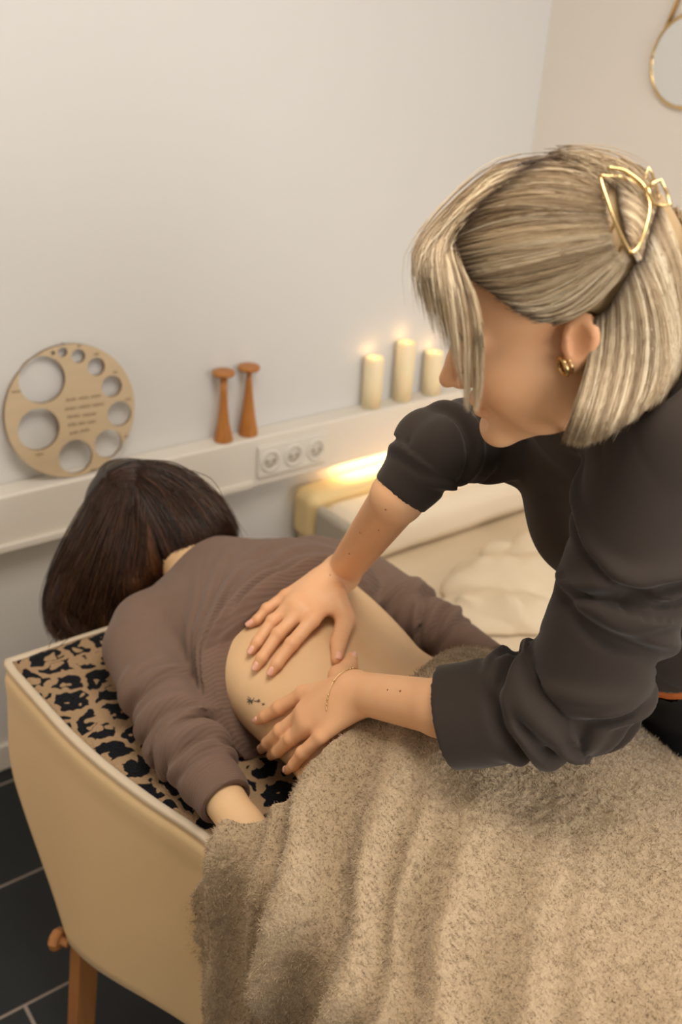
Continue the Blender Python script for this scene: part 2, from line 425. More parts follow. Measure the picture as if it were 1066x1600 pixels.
candle(1.614, 1.930, 0.140, 'medium-height cream pillar candle, nearest the socket strip')
candle(1.722, 1.930, 0.166, 'tallest cream pillar candle, in the middle of the three')
candle(1.828, 1.930, 0.122, 'shortest cream pillar candle, beside the blonde woman\'s nose')

# ---- round wooden board with ten graded holes, leaning on the wall
DC = np.array([0.775, 1.921, 0.766]); LEAN = math.radians(6.0); DR = 0.147
bd = thing('round_board', tuple(DC), 'round pale plywood board with ten graded holes and script, leaning against the wall', 'board')
def bpt(u, v, w_):   # u right, v up from centre, w towards the room
    z = (v + DR) * math.cos(LEAN) - w_ * -math.sin(LEAN); y = (v + DR) * math.sin(LEAN) - w_ * math.cos(LEAN)
    return (DC[0] + u, DC[1] + y, DC[2] + z)
s_ = 0.147 / 480.0    # crop units (centre 532,568) measured from the board's face
holes = [(345, 355, 163, 172), (278, 705, 148, 155), (520, 900, 127, 130), (778, 800, 105, 112), (885, 572, 92, 96), (847, 372, 77, 82), (745, 238, 62, 70), (622, 172, 46, 54), (512, 152, 32, 36), (443, 163, 13, 17)]
# board plane: horizontal foreshortening was ~0.97, so the crop maps almost directly
def crop2uv(cx, cy): dx, dy = cx - 532, cy - 570; return (dx * s_, (-dy - 0.22 * dx) * s_ * 1.02)
HOLES = []
for cx, cy, rx, ry in holes:
    u, v = crop2uv(cx, cy); HOLES.append((u, v, (rx + ry) / 2 * s_ * 0.985))
W_ = 0.007
cu = bpy.data.curves.new('board', 'CURVE'); cu.dimensions = '2D'; cu.fill_mode = 'BOTH'; cu.extrude = W_ / 2
for u, v, r, n in [(0, 0, DR, 120)] + [(u, v, r, 48) for u, v, r in HOLES]:
    sp = cu.splines.new('POLY'); sp.points.add(n - 1); sp.use_cyclic_u = True
    for i in range(n): sp.points[i].co = (u + r * math.cos(2 * math.pi * i / n), v + r * math.sin(2 * math.pi * i / n), 0, 1)
co = bpy.data.objects.new('board_outline', cu); COL.objects.link(co)
bpy.context.view_layer.update(); dg = bpy.context.evaluated_depsgraph_get()
me = bpy.data.meshes.new_from_object(co.evaluated_get(dg)); bpy.data.objects.remove(co)
for v in me.vertices: v.co = bpt(v.co.x, v.co.y, v.co.z + W_ / 2)
me.update(); me.materials.clear(); me.materials.append(M_ply); me.materials.append(M_plyedge)
bd_n = Vector((0, -math.cos(LEAN), math.sin(LEAN)))
for p in me.polygons: p.material_index = 0 if abs(p.normal.dot(bd_n)) > 0.7 else 1; p.use_smooth = False
o = bpy.data.objects.new('board', me); COL.objects.link(o); o.parent = bd; o.matrix_parent_inverse = Matrix.Translation(-Vector(DC))
# script lines engraved on the face (too small in the photograph to make out the letters)
paths = []
def scribble(cx0, cy0, cx1, cy1, amp, wl):
    L = cx1 - cx0; n = int(L / wl * 8); ph = rng.uniform(0, 6)
    pts = []; x = 0
    for i in range(n + 1):
        t = i / n; a = amp * (0.6 + 0.8 * abs(math.sin(t * L / wl * 0.9 + ph)))
        cx = cx0 + L * t + 0.35 * wl * math.sin(2 * math.pi * i / 8); cy = cy0 + (cy1 - cy0) * t + a * math.cos(2 * math.pi * i / 8)
        u, v = crop2uv(cx, cy); pts.append(bpt(u, v, W_ + 0.0002))
    paths.append(pts)
for x0, y0, x1, y1, words in ((490, 490, 770, 440, 3), (478, 555, 785, 500, 3), (485, 610, 720, 575, 2), (488, 668, 705, 632, 3), (492, 730, 655, 692, 2)):
    for q in range(words):
        a = (q + 0.03) / words; b = (q + 0.88) / words
        scribble(x0 + (x1 - x0) * a, y0 + (y1 - y0) * a, x0 + (x1 - x0) * b, y0 + (y1 - y0) * b, 8, 13)
for cx, cy, L in ((155, 445, 64), (260, 885, 56), (640, 1000, 50), (922, 742, 36), (962, 462, 44), (885, 268, 40), (755, 148, 40), (635, 100, 28), (520, 95, 26)):
    scribble(cx - L / 2, cy + 3, cx + L / 2, cy - 5, 6, 11)
v, f = tube(paths, 0.00055, 4); mesh('script_lettering', v, f, M_ink, bd, kind='stuff')

# round mirror on the right wall
def on_right(px, py): r = ray(px, py); return CAM + r * (X1 / r[0])
mc = on_right(1078, 96); mr = 0.098
mi = thing('round_mirror', (X1 - 0.01, mc[1], mc[2]), 'round mirror with a thin gold rim hanging on the right wall', 'mirror')
v, f = lathe([(mr - 0.004, 0), (mr - 0.004, 0.008)], (X1 - 0.002, mc[1], mc[2]), 64, (-1, 0, 0)); mesh('glass', v, f, M_mirror, mi, smooth=False)
ang = np.linspace(0, 2 * math.pi, 97); pp = [(X1 - 0.008, mc[1] + mr * math.cos(a), mc[2] + mr * math.sin(a)) for a in ang]
v, f = tube([pp], 0.0045, 8); mesh('rim', v, f, M_brass, mi)
for s in (-1, 1):
    v, f = tube([[(X1 - 0.006, mc[1] + s * mr * 0.80, mc[2] + mr * 0.62), (X1 - 0.006, mc[1] + s * 0.03, mc[2] + mr + 0.12), (X1 - 0.006, mc[1], mc[2] + mr + 0.15)]], 0.005, 6); mesh('hanging_strap', v, f, M_brass, mi)

# LED strip under the ledge
M_led = NT('led'); M_led.b.inputs['Emission Color'].default_value = (1, 0.75, 0.42, 1); M_led.b.inputs['Emission Strength'].default_value = 0.9; M_led = M_led.m
ls = mesh('light_strip', *box(1.52, 2.12, 1.918, 1.932, 0.6245, 0.6295), M_led, smooth=False, label='warm glowing light strip fixed under the ledge above the daybed', category='lamp')

# ---- daybed with backrest, bolster and duvet behind the massage table
def soft_box(x0, x1, y0, y1, z0, z1, r, h=0.008, fold=0.0, seed=0):
    c = np.array([(x0 + x1) / 2, (y0 + y1) / 2, (z0 + z1) / 2]); e = np.array([x1 - x0, y1 - y0, z1 - z0]) / 2 - r
    def f(P):
        q = np.abs(P - c) - e; d = np.linalg.norm(np.maximum(q, 0), axis=1) + np.minimum(q.max(1), 0) - r
        if fold: d = d - fold * (vnoise(P + seed, 9) + 0.5 * vnoise(P + seed, 22) - 0.75)
        return d
    return surfnet(f, c - e - r - 0.03, c + e + r + 0.03, h)
db = thing('daybed', (1.77, 1.4, 0), 'low daybed in white bedding along the back wall, below the candles', 'bed')
bevel(mesh('bed_base', *box(1.40, 2.125, 0.55, 1.95, 0.06, 0.26), M_bolster, db, smooth=False), 0.01)
for x in (1.44, 2.08):
    for y in (0.6, 1.88): mesh('foot', *box(x - 0.025, x + 0.025, y - 0.025, y + 0.025, 0.0, 0.07), M_legwood, db, smooth=False)
v, f = soft_box(1.385, 2.13, 0.55, 1.95, 0.255, 0.45, 0.035, 0.012, 0.006); mesh('mattress', v, f, M_sheet, db)
v, f = soft_box(1.372, 2.125, 1.845, 1.945, 0.44, 0.585, 0.03, 0.008); mesh('backrest', v, f, M_backrest, db)
bo = thing('bolster', (1.7, 1.74, 0.45), 'long white bolster cushion with a grey end lying against the daybed backrest', 'cushion')
v, f = soft_box(1.375, 2.12, 1.66, 1.84, 0.452, 0.578, 0.05, 0.008, 0.004); mesh('bolster_body', v, f, M_bolster, bo)
v, f = soft_box(1.368, 1.40, 1.668, 1.832, 0.46, 0.572, 0.015, 0.006); mesh('end_cap', v, f, M_bolsterend, bo)
# rumpled duvet
def duvet(P):
    c = np.array([1.76, 1.37, 0.458], np.float32); q = P - c
    d = ell(P, c, (0.33, 0.17, 0.07), None)
    fo = 0.5 + 0.5 * np.sin(26 * (q[:, 1] * 0.8 + q[:, 0] * 0.25) + 3 * np.sin(9 * q[:, 0] + 1) + 2 * vnoise(P, 10))
    d = d * 0.8 - 0.026 * np.sqrt(fo + 0.02) - 0.022 * (np.abs(2 * vnoise(P, 11) - 1) - 0.4) - 0.008 * (vnoise(P, 26) - 0.5) + 0.012
    return np.maximum(d, 0.453 - P[:, 2])
v, f = surfnet(duvet, (1.42, 1.14, 0.44), (2.13, 1.60, 0.58), 0.006)
mesh('duvet', v, f, M_sheet, None, label='crumpled white duvet lying on the daybed in front of the bolster', category='duvet')
# ------------------------------------------------------------------ massage table
ZT = 0.735
ex_y = np.array([-0.6, 0.0, 0.4, 0.62, 0.84, 0.955, 1.12, 1.36, 1.5]); ex_n = np.array([0.40, 0.43, 0.475, 0.49, 0.487, 0.447, 0.412, 0.395, 0.39])
ex_f = np.array([1.16, 1.14, 1.11, 1.10, 1.105, 1.11, 1.12, 1.14, 1.145])
def smooth_interp(y, xs, ys):
    y = np.asarray(y, float); return sum(np.interp(y + d, xs, ys) for d in (-0.06, -0.03, 0, 0.03, 0.06)) / 5
xn = lambda y: smooth_interp(y, ex_y, ex_n)
xf = lambda y: smooth_interp(y, ex_y, ex_f)
YE, YB = 1.385, -0.55
mt = thing('massage_table', (0.77, 0.45, 0), 'wooden-legged massage table under a tight beige fitted cover', 'table')
# outline (counter-clockwise, rounded corners), top to hem
def outline(inset, ye, yb, n=90, rc=0.035):
    y = np.linspace(yb + rc, ye - rc, n)
    A = np.stack([xf(y) - inset, y], 1); Bn = np.stack([xn(y) + inset, y], 1)[::-1]
    def corner(cx, cy, a0): a = np.radians(np.linspace(a0, a0 + 90, 9)[1:-1]); return np.stack([cx + rc * np.cos(a), cy + rc * np.sin(a)], 1)
    xe = np.linspace(0, 1, 30)[1:-1, None]
    tr_ = np.array([A[-1, 0] - rc, ye]); tl = np.array([Bn[0, 0] + rc, ye]); bl = np.array([Bn[-1, 0] + rc, yb]); br = np.array([A[0, 0] - rc, yb])
    return np.vstack([A, corner(A[-1, 0] - rc, ye - rc, 0), tr_[None], tr_ + (tl - tr_) * xe, tl[None], corner(Bn[0, 0] + rc, ye - rc, 90), Bn, corner(Bn[-1, 0] + rc, yb + rc, 180), bl[None], bl + (br - bl) * xe, br[None], corner(A[0, 0] - rc, yb + rc, 270)])
prof = [(0.06, 0.0), (0.018, 0.0), (0.008, -0.004), (0.002, -0.012), (0.0, -0.022), (0.0, -0.04)]
rings = [np.c_[outline(i, YE - i, YB + i), np.full(len(outline(i, YE - i, YB + i)), ZT + z)] for i, z in prof]
NL = 22
arch = lambda y: 0.12 * np.clip(1 - ((y - 0.42) / 0.77) ** 2, 0, 1) - 0.012
for k in range(1, NL + 1):
    t = k / NL; z = ZT - 0.04 - t * 0.41
    ins = 0.002 - 0.016 * t; end = float(np.mean([np.interp(t + q, [0, 0.15, 0.4, 0.7, 1.0, 1.1], [0, -0.006, -0.012, 0.075, 0.185, 0.22]) for q in (-0.08, -0.04, 0, 0.04, 0.08)]))
    o_ = outline(ins, YE - end, YB + end); zz = np.full(len(o_), z)
    # the hem pulls up a little between the legs and sags in shallow ripples
    rip = 0.004 * t * np.sin(o_[:, 1] * 21 + o_[:, 0] * 17)
    o_ = o_ + rip[:, None] * np.array([1, 0.4]); zz = zz + t * arch(o_[:, 1])
    rings.append(np.c_[o_, zz])
for k, (i, z) in enumerate(((0.006, -0.004), (0.018, 0.004), (0.03, 0.02))):
    o_ = outline(-0.014 + i, YE - 0.185 - i, YB + 0.185 + i); rings.append(np.c_[o_, ZT - 0.45 + z + arch(o_[:, 1])])
n = len(rings[0]); V = np.vstack(rings); F = []
for j in range(len(rings) - 1):
    for i in range(n): F.append((j * n + i, (j + 1) * n + i, (j + 1) * n + (i + 1) % n, j * n + (i + 1) % n))
F.append(tuple(range(n)))
mesh('fitted_cover', V, F, M_cover, mt)
for sx, sy in ((0, 1), (1, 1), (0, 0), (1, 0)):
    x = 0.396 if sx == 0 else 1.125; y = 1.165 if sy else -0.31; d = -1 if sx == 0 else 1
    v, f = box(x - 0.019, x + 0.019, y - 0.019, y + 0.019, 0.0, 0.60); v = [(p[0] - d * (0.06 if p[2] > 0.3 else 0), p[1], p[2]) for p in v]
    lg = mesh('leg', v, f, M_legwood, mt, smooth=False); bevel(lg, 0.003)
    if sx == 0:
        v, f = lathe([(0.008, -0.01), (0.008, 0.004), (0.017, 0.005), (0.020, 0.009), (0.020, 0.018), (0.016, 0.022), (0.004, 0.023)], (x - 0.002, y + 0.024, 0.262), 8, (-0.55, 0.83, 0)); mesh('knob', v, f, M_legwood, lg, smooth=False)
V, F = [], []
for b in (box(0.44, 1.08, 1.12, 1.16, 0.58, 0.64), box(0.46, 1.08, -0.32, -0.28, 0.58, 0.64), box(0.515, 0.545, -0.28, 1.12, 0.58, 0.64), box(1.02, 1.05, -0.28, 1.12, 0.58, 0.64)):
    F += [tuple(i + len(V) for i in f) for f in b[1]]; V += b[0]
mesh('frame', V, F, M_legwood, mt, smooth=False)
# face cradle carrying the head beyond the table end
def cradle(P):
    q = P - np.array([0.72, 1.50, 0.735], np.float32); rr = np.sqrt((q[:, 0] / 1.0) ** 2 + (q[:, 1] / 1.05) ** 2); a = np.arctan2(q[:, 1], q[:, 0])
    d = np.sqrt((rr - 0.085) ** 2 + q[:, 2] ** 2) - 0.034
    return d
v, f = surfnet(cradle, (0.57, 1.34, 0.68), (0.87, 1.66, 0.79), 0.006); mesh('face_cradle', v, f, M_cover, mt)

# ------------------------------------------------------------------ leopard towel
M_leo = NT('leopard_terry'); c_ = M_leo.coords('Object')
nz = M_leo.n('ShaderNodeTexNoise', Scale=36.0, Detail=2.0); M_leo.l(c_, nz.inputs['Vector'])
wp = M_leo.n('ShaderNodeVectorMath', operation='MULTIPLY_ADD'); M_leo.l(nz.outputs['Color'], wp.inputs[0]); wp.inputs[1].default_value = (0.040, 0.040, 0.0); M_leo.l(c_, wp.inputs[2])
mp_ = M_leo.n('ShaderNodeMapping'); mp_.inputs['Scale'].default_value = (19.5, 21.5, 0.001); M_leo.l(wp.outputs[0], mp_.inputs[0])
vo = M_leo.n('ShaderNodeTexVoronoi', voronoi_dimensions='2D', feature='F1'); vo.inputs['Scale'].default_value = 1.0; vo.inputs['Randomness'].default_value = 0.72; M_leo.l(mp_.outputs[0], vo.inputs['Vector'])
ve = M_leo.n('ShaderNodeTexVoronoi', voronoi_dimensions='2D', feature='DISTANCE_TO_EDGE'); ve.inputs['Scale'].default_value = 1.0; ve.inputs['Randomness'].default_value = 0.72; M_leo.l(mp_.outputs[0], ve.inputs['Vector'])
sepc = M_leo.n('ShaderNodeSeparateColor'); M_leo.l(vo.outputs['Color'], sepc.inputs[0])
inr = M_leo.math('MULTIPLY', sepc.outputs[0], 0.20)            # heart of the rosette, absent in the smaller spots
outer = M_leo.smooth(ve.outputs['Distance'], 0.09, 0.14)
heart = M_leo.math('GREATER_THAN', vo.outputs['Distance'], inr)
g2 = M_leo.n('ShaderNodeTexNoise', Scale=33.0, Detail=1.0); M_leo.l(c_, g2.inputs['Vector'])
gap = M_leo.smooth(g2.outputs[0], 0.62, 0.57)
fuzz = M_leo.n('ShaderNodeTexNoise', Scale=900.0, Detail=2.0); M_leo.l(c_, fuzz.inputs['Vector'])
spot = M_leo.math('MULTIPLY', M_leo.math('MULTIPLY', outer, heart), gap)
spot = M_leo.smooth(M_leo.math('ADD', spot, M_leo.math('MULTIPLY_ADD', fuzz.outputs[0], 0.7, -0.35)), 0.4, 0.6)
tan_ = M_leo.mix(fuzz.outputs[0], srgb(120, 92, 66), srgb(205, 170, 130))
M_leo.l(M_leo.mix(spot, tan_, srgb(17, 18, 22)), M_leo.b.inputs['Base Color']); M_leo.b.inputs['Roughness'].default_value = 0.95; M_leo.b.inputs['Sheen Weight'].default_value = 0.05; M_leo.b.inputs['Specular IOR Level'].default_value = 0.1
pile = M_leo.n('ShaderNodeTexVoronoi', Scale=420.0); M_leo.l(c_, pile.inputs['Vector']); M_leo.bump(pile.outputs[0], 0.7, 0.003); M_leo = M_leo.m
lt = thing('leopard_towel', (0.77, 0.6, 0.737), 'leopard-print terry towel with a pale hem spread over the table top', 'towel')
ny = 150; yy = np.linspace(0.02, 1.366, ny); nx = 60; V = []
for y in yy:
    a, b = xn(min(y, 1.34)) + 0.016, xf(y) - 0.016
    for i in range(nx): V.append((a + (b - a) * i / (nx - 1), y, 0))
V = np.array(V); V[:, 2] = ZT + 0.0045 + 0.002 * vnoise(V, 30) + 0.0015 * vnoise(V + 3, 9); top = V.copy(); bot = V.copy(); bot[:, 2] = ZT + 0.001
N_ = len(V); F = []
for j in range(ny - 1):
    for i in range(nx - 1):
        a = j * nx + i; F.append((a, a + 1, a + nx + 1, a + nx)); F.append((N_ + a, N_ + a + nx, N_ + a + nx + 1, N_ + a + 1))
rim = [i for i in range(nx)] + [j * nx + nx - 1 for j in range(1, ny)] + [(ny - 1) * nx + i for i in range(nx - 2, -1, -1)] + [j * nx for j in range(ny - 2, 0, -1)]
for a, b in zip(rim, rim[1:] + rim[:1]): F.append((b, a, N_ + a, N_ + b))
mesh('terry_field', np.vstack([top, bot]), np.array(F), M_leo, lt)
def hem_path(ins):
    y = np.linspace(0.02, 1.366, 120); A = np.stack([xn(np.minimum(y, 1.34)) + ins, y], 1); Bf = np.stack([xf(y) - ins, y], 1)[::-1]
    return np.vstack([A, np.array([[A[-1, 0] + 0.006, 1.372], [Bf[0, 0] - 0.006, 1.372]]), Bf])
sec = [(0.004, 0.0005), (0.004, 0.005), (0.006, 0.0075), (0.014, 0.008), (0.0175, 0.006), (0.0175, 0.0005)]
rg = [np.c_[hem_path(i)[:, 0], hem_path(i)[:, 1] + (0.010 - i) * ((hem_path(i)[:, 1] > 1.367) * 1.0), np.full(len(hem_path(i)), ZT + z)] for i, z in sec]
n = len(rg[0]); F = [(j * n + i, j * n + i + 1, (j + 1) * n + i + 1, (j + 1) * n + i) for j in range(len(sec) - 1) for i in range(n - 1)]
mesh('hem', np.vstack(rg), np.array(F), M_hem, lt)

# ------------------------------------------------------------------ client: body under the clothes
def c_torso(P):
    d = ell(P, (0.772, 1.215, 0.812), (0.205, 0.115, 0.080))
    d = smin(d, ell(P, (0.772, 1.09, 0.823), (0.165, 0.20, 0.092)), 0.06)
    d = smin(d, ell(P, (0.765, 0.93, 0.815), (0.150, 0.17, 0.084)), 0.06)
    d = smin(d, ell(P, (0.770, 0.72, 0.825), (0.190, 0.19, 0.094)), 0.06)
    d = smin(d, ell(P, (0.695, 0.66, 0.850), (0.095, 0.12, 0.070)), 0.04)
    d = smin(d, ell(P, (0.855, 0.66, 0.850), (0.095, 0.12, 0.070)), 0.04)
    # groove of the spine and the small of the back
    x = P[:, 0] - 0.770; y = P[:, 1]
    d = d + 0.006 * np.exp(-(x / 0.022) ** 2) * sstep(y, 0.70, 0.80) * sstep(P[:, 2], 0.86, 0.89)
    for s in (-1, 1): d = d + 0.003 * np.exp(-((x - s * 0.045) / 0.016) ** 2 - ((y - 0.80) / 0.02) ** 2)
    return np.maximum(d, (ZT + 0.0085) - P[:, 2])
LA = [(0.600, 1.235, 0.815), (0.566, 1.20, 0.812), (0.530, 1.00, 0.790), (0.520, 0.815, 0.775)]; LAr = [0.055, 0.052, 0.041, 0.027]
RA = [(0.940, 1.25, 0.815), (0.985, 1.21, 0.812), (1.030, 1.03, 0.785), (1.055, 0.875, 0.775)]; RAr = [0.055, 0.052, 0.041, 0.027]
NB, HC = np.array([0.745, 1.315, 0.85]), np.array([0.705, 1.475, 0.875])
def c_hand(P, w_, sgn):
    x, y, z = w_; d = cone(P, w_, (x, y - 0.07, z - 0.005), 0.026, 0.028)
    for i, L in enumerate((0.065, 0.078, 0.072, 0.058)):
        o_ = (i - 1.5) * 0.018 * sgn
        d = smin(d, chain(P, [(x + o_ * 0.8, y - 0.075, z - 0.004), (x + o_ * 1.1, y - 0.075 - L * 0.6, z - 0.002), (x + o_ * 1.15, y - 0.075 - L, z - 0.016)], [0.0105, 0.009, 0.0075], 0.004), 0.006)
    return smin(d, chain(P, [(x + 0.024 * -sgn, y - 0.03, z - 0.004), (x + 0.042 * -sgn, y - 0.07, z - 0.01), (x + 0.045 * -sgn, y - 0.095, z - 0.014)], [0.013, 0.010, 0.008], 0.004), 0.012)
def c_body(P):
    d = c_torso(P)
    ai = [0.048, 0.045, 0.036, 0.026]; d = smin(d, chain(P, LA, ai, 0.008), 0.02); d = smin(d, chain(P, RA, ai, 0.008), 0.02)
    d = smin(d, c_hand(P, LA[-1], -1), 0.015); d = smin(d, c_hand(P, RA[-1], 1), 0.015)
    d = smin(d, cone(P, (0.752, 1.25, 0.835), NB + np.array([-0.01, 0.06, 0.0]), 0.062, 0.052), 0.04)
    d = smin(d, ell(P, HC, (0.072, 0.09, 0.088)), 0.03)
    d = smin(d, ell(P, HC + np.array([-0.045, 0.055, -0.025]), (0.05, 0.055, 0.06)), 0.03)
    d = smin(d, ell(P, HC + np.array([-0.098, 0.06, -0.03]), (0.02, 0.012, 0.016)), 0.012)    # nose, head turned to the left
    for s in (-0.035, 0.035): d = smin(d, chain(P, [(0.77 + s * 2.2, 0.62, 0.82), (0.77 + s * 2.1, 0.25, 0.795), (0.77 + s * 2.0, -0.2, 0.78), (0.77 + s * 2.0, -0.26, 0.775)], [0.078, 0.05, 0.036, 0.026], 0.04), 0.05)
    return np.maximum(d, (ZT + 0.0085) - P[:, 2] + 10.0 * (P[:, 1] > 1.37) * -1.0)
v, f = surfnet(c_body, (0.44, -0.34, 0.66), (1.14, 1.62, 1.0), 0.0045)
cl = thing('person', (0.77, 0.7, 0.74), 'woman lying face down in a mauve ribbed top pulled up to bare her back', 'person')
cc = np.ones((len(v), 3)); cc *= 1 - 0.04 * vnoise(v, 12)[:, None]
c_obj = mesh('body', v, f, M_skin2, cl, col=cc)

# ---- mauve top
def make_folds(seed, L, n, s0, s1, sig, wid=(0.7, 1.7), slant=0.012, focus=None):
    """gathers round a limb: soft rolls of cloth, each over part of the girth"""
    r = np.random.default_rng(seed); st = []
    for k in range(n):
        c = s0 + (s1 - s0) * (k + r.uniform(0.1, 0.9)) / n
        if focus is not None and r.uniform() < 0.5: c = r.normal(focus, 0.035)
        st.append((c, r.uniform(-math.pi, math.pi), r.uniform(*wid), r.normal(0, slant), r.uniform(*sig), r.uniform(0.55, 1.15)))
    return st
def folds(s, ph, st, P):
    h = np.zeros(len(s)); wob = 0.010 * (vnoise(P, 18) - 0.5)
    for c, p0, w, sl, sg, a in st:
        dp = (ph - p0 + math.pi) % (2 * math.pi) - math.pi; x = (s - c - sl * dp - 0.004 * np.sin(2.2 * dp + p0) + wob) / sg
        h += a * np.exp(-(dp / w) ** 2) * (np.exp(-x * x) - 0.9 * np.exp(-((x - 1.6) / 0.8) ** 2))
    return np.tanh(h * 0.9) * 1.25
C_FOLDS = {0: make_folds(3, 0.45, 15, 0.10, 0.40, (0.008, 0.014), focus=0.28), 1: make_folds(8, 0.42, 15, 0.07, 0.33, (0.008, 0.013), focus=0.22)}
def hem_f(P): return 1.070 + 0.16 * (P[:, 0] - 0.77) - 0.75 * np.maximum(0.885 - P[:, 2], 0) * (P[:, 0] < 0.77) - 0.25 * np.maximum(0.885 - P[:, 2], 0) * (P[:, 0] >= 0.77) + 0.004 * np.sin(P[:, 0] * 23)
def sleeve(P, A, r, cut):
    d, s, ph = limb(P, A, [q + 0.007 for q in r])
    L = sum(np.linalg.norm(np.array(A[i + 1]) - np.array(A[i])) for i in range(len(A) - 1))
    am = sstep(s, 0.05, 0.14) * (1 - 0.85 * sstep(s, L - 0.13, L - 0.06))
    d = d - am * 0.0110 * folds(s, ph, C_FOLDS[0 if A is LA else 1], P) - 0.003 * am
    e = np.array(A[-1]); t = nrm(e - np.array(A[-2])); q = (P - e) @ t.astype(np.float32)
    inner = cone(P, e - 0.05 * t, e + 0.1 * t, r[-1] + 0.003, r[-1] + 0.003)
    d = np.maximum(d, q - cut); return np.maximum(d, -inner)
def c_top(P):
    y = P[:, 1]; hf = hem_f(P); u = y - hf
    X_ = P[:, 0]; fu = np.maximum(u, 0); fan = 0.45 + 0.55 * sstep(X_, 0.60, 0.76) - 0.25 * sstep(X_, 0.86, 0.98); wb = 0.018 * (vnoise(P * np.array([1, 1, 0.5]), 9) - 0.5) + 0.010 * np.sin(X_ * 14)
    fold = np.zeros(len(P))
    for b_, sg, a, xa, xw in ((0.012, 0.010, 0.8, 0.75, 0.3), (0.034, 0.011, 1.0, 0.68, 0.16), (0.056, 0.013, 0.9, 0.82, 0.14), (0.080, 0.014, 1.0, 0.66, 0.10), (0.098, 0.016, 0.8, 0.80, 0.12), (0.126, 0.016, 1.0, 0.68, 0.10), (0.158, 0.018, 0.8, 0.74, 0.12), (0.182, 0.014, 0.6, 0.64, 0.08)):
        fold = np.maximum(fold, a * np.exp(-np.abs((u + wb - b_ * fan * 1.25 - 0.10 * (X_ - 0.75) * b_ / 0.1) / sg) ** 1.7) * np.exp(-((X_ - xa) / xw) ** 2))
    fold = fold * 1.2 - 0.2
    amp = 0.020 * np.exp(-np.maximum(u - 0.02, 0) / 0.11) * (0.75 + 0.4 * vnoise(P + 9, 5)) * (0.35 + 0.65 * sstep(u, 0.0, 0.012))
    crease = 0.0
    d = c_torso(P) - 0.0075 - amp * (0.9 + fold) - crease
    d = np.maximum(d, -u)
    d = smin(d, cone(P, (0.755, 1.24, 0.835), (0.748, 1.300, 0.850), 0.078, 0.060), 0.04)
    d = np.maximum(d, (P - np.array([0.748, 1.312, 0.85], np.float32)) @ np.array([-0.12, 0.93, 0.2], np.float32) - 0.0)
    sl = np.minimum(sleeve(P, LA, LAr, -0.048), sleeve(P, RA, RAr, -0.022))
    d = smin(d, sl, 0.018)
    return np.maximum(d, (ZT + 0.0085) - P[:, 2])
v, f = surfnet(c_top, (0.44, 0.80, 0.73), (1.14, 1.36, 0.96), 0.003)
mesh('ribbed_top', v, f, M_mauve, cl)

# ------------------------------------------------------------------ beige fleece blanket
M_bl = NT('fleece'); c_ = M_bl.coords('Object')
n1 = M_bl.n('ShaderNodeTexVoronoi', Scale=190.0); M_bl.l(c_, n1.inputs['Vector'])
n2 = M_bl.n('ShaderNodeTexNoise', Scale=420.0, Detail=3.0); M_bl.l(c_, n2.inputs['Vector'])
n3 = M_bl.n('ShaderNodeTexNoise', Scale=110.0, Detail=3.0); M_bl.l(c_, n3.inputs['Vector'])
hh = M_bl.math('ADD', M_bl.math('MULTIPLY', n1.outputs[0], -1.2), M_bl.math('ADD', n2.outputs[0], n3.outputs[0]))
M_bl.l(M_bl.mix(n2.outputs[0], srgb(150, 127, 98), srgb(200, 176, 144)), M_bl.b.inputs['Base Color'])
M_bl.b.inputs['Roughness'].default_value = 1.0; M_bl.b.inputs['Sheen Weight'].default_value = 0.25; M_bl.b.inputs['Specular IOR Level'].default_value = 0.05
M_bl.bump(hh, 0.4, 0.003); M_bl = M_bl.m
def bl_height(x, y):
    """height of the cloth over body and legs"""
    A = np.interp(y, [-0.3, 0.1, 0.35, 0.55, 0.68, 0.80, 0.92], [0.09, 0.115, 0.14, 0.175, 0.208, 0.185, 0.155])
    wl = np.interp(y, [0.2, 0.6, 0.9], [0.30, 0.30, 0.25])
    t = np.abs(x - 0.775) / wl
    g = 1 / (1 + (t * 1.15) ** 3.2)
    h = ZT + 0.012 + A * g
    h += 0.012 * np.exp(-((x - 0.775) / 0.03) ** 2) * -1 * sstep(-y, -0.75, -0.55)
    return h
NU, NV = 300, 420
yv = np.linspace(0.0, 1.0, NV)
hx = np.array([0.30, 0.44, 0.47, 0.50, 0.53, 0.58, 0.62, 0.68, 0.78, 0.90, 1.0, 1.2]); hy_ = np.array([0.845, 0.84, 0.825, 0.785, 0.763, 0.758, 0.765, 0.775, 0.800, 0.840, 0.865, 0.86])
U = np.linspace(0, 1, NU)
Pn = np.zeros((NV, NU, 3))
drop_n, drop_f = 0.46, 0.20
for j, tv in enumerate(yv):
    yb_ = 0.82 - tv * 0.92
    a = float(xn(yb_)) - 0.012; b = float(xf(yb_)) + 0.014
    # arc-length path: near drop, rounded edge, top, rounded edge, far drop
    Wt = b - a; tot = drop_n + Wt + drop_f; s = U * tot
    x = np.where(s < drop_n, a, np.where(s < drop_n + Wt, a + s - drop_n, b)); z_t = bl_height(np.clip(x, a, b), yb_)
    ze = bl_height(np.array([a]), yb_)[0]; zf = bl_height(np.array([b]), yb_)[0]
    z = np.where(s < drop_n, ze - (drop_n - s), np.where(s < drop_n + Wt, z_t, zf - (s - drop_n - Wt)))
    Pn[j, :, 0] = x; Pn[j, :, 1] = yb_; Pn[j, :, 2] = z
    k_ = np.ones(19) / 19    # soften the edges along the path
    for c in (0, 2):
        p_ = np.pad(Pn[j, :, c], 9, mode='reflect', reflect_type='odd'); Pn[j, :, c] = np.convolve(p_, k_, 'valid')
